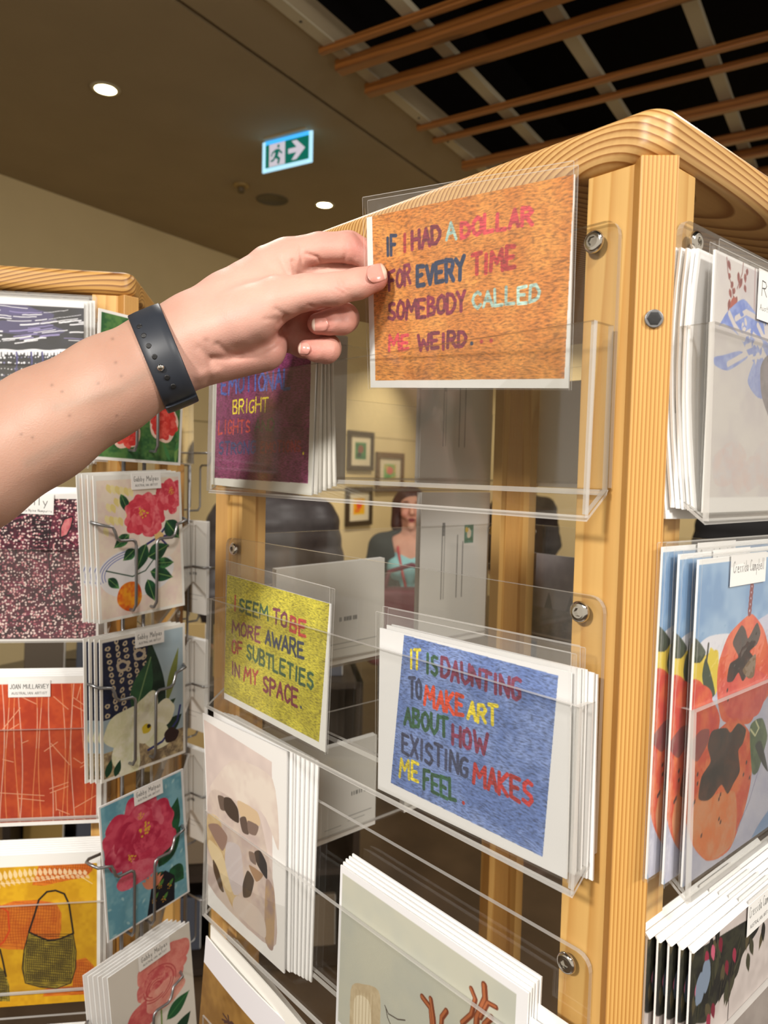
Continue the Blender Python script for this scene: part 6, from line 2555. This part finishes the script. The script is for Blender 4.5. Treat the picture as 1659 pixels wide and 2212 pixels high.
    if front_mat is not None:
        def under(G):
            fb.cone(G, (0, .008, .93), (0, .012, 1.10), .142, .126, .05, (1, 1.33, 1))
            fb.cone(G, (0, .012, 1.10), (0, -.004, 1.31), .130, .140, .05, (1, 1.33, 1))
            for sx in (-1, 1):
                fb.ball(G, (sx * .065, -.079, 1.26), .062, .05)
            Z_ = fb.ax[2].reshape(1, 1, -1)
            X_ = fb.ax[0].reshape(-1, 1, 1)
            G[:] = np.maximum(G, np.broadcast_to(Z_ - (1.315 + .5 * np.abs(X_)), G.shape).astype(np.float32))
        shell('top', front_mat, under)

    def trousers(G):
        fb.cone(G, (-.03, .012, .93), (.03, .012, .93), .128, .128, .04, (1, 1.2, 1))
        for sx in (-1, 1):
            fb.cone(G, (sx * .085, .01, .90), (sx * .09, -.002, .50), .098, .068, .03)
            fb.cone(G, (sx * .09, -.002, .50), (sx * .095, .02, .10), .067, .052, .03)
    shell('trousers', leg_mat, trousers)

    def shoe(sx):
        def f(G):
            fb.cone(G, (sx * .095, .035, .045), (sx * .11, -.13, .034), .047, .040, .02)
        return f
    for sx in (-1, 1):
        shell('shoe', M_SHOE, shoe(sx))

    def hairf(G):
        fb.cone(G, (0, .012, hz + .045), (0, .02, hz + .02), .088, .090, .03, (1.0, .92, 1))
        if long_hair:
            for sx in (-1, 1):
                fb.cone(G, (sx * .066, .005, hz + .03), (sx * .075, .0, hz - .10), .040, .038, .03)
            fb.cone(G, (0, .045, hz), (0, .05, hz - .12), .07, .062, .03)
        X_ = fb.ax[0].reshape(-1, 1, 1)
        Y_ = fb.ax[1].reshape(1, -1, 1)
        Z_ = fb.ax[2].reshape(1, 1, -1)
        if face:
            cut = np.maximum(np.maximum(np.abs(X_) - .060, Y_ + .028), Z_ - (hz + .066 - .35 * np.abs(X_ - .02)))
            G[:] = np.maximum(G, -np.broadcast_to(cut, G.shape).astype(np.float32))
    shell('hair', hair_mat, hairf)
    if face:
        def small(name, mat, c, r, sq):
            me_ = MB()
            n1, n2 = 12, 8
            for i in range(n2 + 1):
                for j in range(n1):
                    a, b = PI * i / n2, 2 * PI * j / n1
                    me_.v.append(((c[0] + r * math.sin(a) * math.cos(b) * sq[0]) * s, (c[1] + r * math.sin(a) * math.sin(b) * sq[1]) * s, (c[2] + r * math.cos(a) * sq[2]) * s))
            for i in range(n2):
                for j in range(n1):
                    j2 = (j + 1) % n1
                    me_.f.append([i * n1 + j, i * n1 + j2, (i + 1) * n1 + j2, (i + 1) * n1 + j])
                    me_.mi.append(0)
                    me_.sm.append(True)
            return me_.build(name, mat, p)
        for sx in (-1, 1):
            ey = small('eye', M_EYEW, (sx * .031, -.090, hz + .018), .012, (1.2, .55, .55))
            small('iris', M_EYE, (sx * .031, -.0955, hz + .018), .0052, (1, .5, 1))
            small('eyebrow', hair_mat, (sx * .033, -.0945, hz + .042), .018, (1, .28, .17))
        small('mouth', M_MOUTH, (0, -.1015, hz - .060), .021, (1, .36, .46))
        small('lips', pbr('lips', lin(184, 92, 88), .4), (0, -.1025, hz - .071), .016, (1, .3, .22))
    return p, s


# woman looking this way, seen through the gap under the top holder
DWM = 3.6
pw = at(886, 1100, DWM)
hw_ = pw.z
Hh = hw_ / 1.595 * 1.70
to_cam = CAM - pw
yaw = math.atan2(to_cam.x, -to_cam.y) + .10
person_w, s_w = human(Vector((pw.x, pw.y, 0)), yaw, Hh, 'woman with auburn hair, dark cardigan and teal top seen through the near rack', M_HAIR1, M_CARD, M_TRS, female=True, arm_fwd=.8, front_mat=M_TEAL)
mb = MB()
for sx in (-1, 1):
    mb.tube([(sx * .055 * s_w, .03 * s_w, 1.44 * s_w), (sx * .075 * s_w, -.10 * s_w, 1.37 * s_w), (sx * .045 * s_w, -.155 * s_w, 1.22 * s_w), (sx * .004, -.165 * s_w, 1.06 * s_w)], .006, n=8)
mb.build('lanyard', M_LANY, person_w)
mw = Matrix.Translation((pw.x, pw.y, 0)) @ RZ(yaw)
bag = empty('shoulder_bag', mw @ T(-.02, -.36, .80 * s_w))
tag(bag, 'maroon bag held in front of the auburn haired woman', 'bag')
mb = MB()
pts = rounded_rect(-.2, .2, 0, .33, .05)
mb.prism([(x, -.06, z) for x, z in pts], (0, .13, 0), 0)
mb.build('bag_body', M_BAGM, bag, bevel=.02, seg=4)
mb = MB()
mb.tube([(-.12, 0, .32), (-.10, .02, .40), (0, .03, .43), (.10, .02, .40), (.12, 0, .32)], .011, n=10)
mb.build('handle', M_BAGM, bag)

# visitor in a padded jacket, back turned
pj = at(592, 1130, 2.9)
human(Vector((pj.x, pj.y, 0)), math.atan2(pj.x, -pj.y) + PI * .0 + .35, 1.60, 'visitor in a padded charcoal jacket seen from behind through the near rack', M_HAIR2, M_JKT, M_TRS, face=False, bulk=2.2, long_hair=False)
# dark haired visitor at the far right
pd = at(1645, 1120, 3.3)
human(Vector((pd.x, pd.y, 0)), 2.2, 1.60, 'visitor in black with dark hair glimpsed right of the near post', M_HAIR2, pbr('black_coat', lin(26, 24, 26), .8), M_TRS, face=False, bulk=3.0, long_hair=True)
pd = at(1128, 1118, 5.4)
human(Vector((pd.x, pd.y, 0)), 2.6, 1.55, 'dark haired visitor glimpsed beside the far post of the near rack', M_HAIR2, pbr('brown_coat', lin(56, 44, 38), .8), M_TRS, face=False, bulk=2.0, long_hair=True)
# ------------------------------------------------------------------ low display shelf with notebooks standing between the two racks, further back
ps = at(418, 1700, 2.3)
SM = Matrix.Translation((ps.x, ps.y, 0)) @ RZ(-YAW + .15)
shelf = empty('display_shelf', SM)
tag(shelf, 'low dark display shelf standing between the two card racks, far back', 'display shelf')
M_DARKW = pbr('dark_stained_wood', lin(46, 36, 28), .5, noise=.15, scale=20)
for i, z in enumerate((.02, .30, .58, .86)):
    mb = MB()
    mb.box(-.5, .5, -.16, .16, z, z + .02)
    mb.build('shelf_board', M_DARKW, shelf)
for x in (-.5, .48):
    mb = MB()
    mb.box(x, x + .02, -.16, .16, 0, .88)
    mb.build('side_panel', M_DARKW, shelf)
mb = MB()
mb.box(-.48, .48, .15, .16, 0, .88)
mb.build('back_panel', M_DARKW, shelf)
g = random.Random(12)
cols = [lin(150, 122, 62), lin(120, 104, 84), lin(92, 80, 66), lin(70, 74, 86), lin(166, 140, 88)]
nbm = [pbr('notebook_cover', c, .6) for c in cols]
nb0 = None
for r, z in enumerate((.04, .32, .60, .88)):
    x = -.42
    while x < .40:
        w = .12
        mb = MB()
        mb.box(-.055, .055, 0, .018, 0, .155)
        nb = mb.build('notebook', nbm[g.randrange(5)], bevel=.003)
        mb = MB()
        mb.box(-.052, .056, .002, .016, .003, .152)
        mb.build('pages', MAT['paper_warm'], nb)
        nb.matrix_world = SM @ T(x, -.08 + g.uniform(-.02, .02), z + .001) @ RX(-.10)
        tag(nb, 'plain covered notebook displayed on the low dark shelf behind the racks', 'notebook', 'notebooks on the low dark shelf')
        x += w + g.uniform(.0, .03)
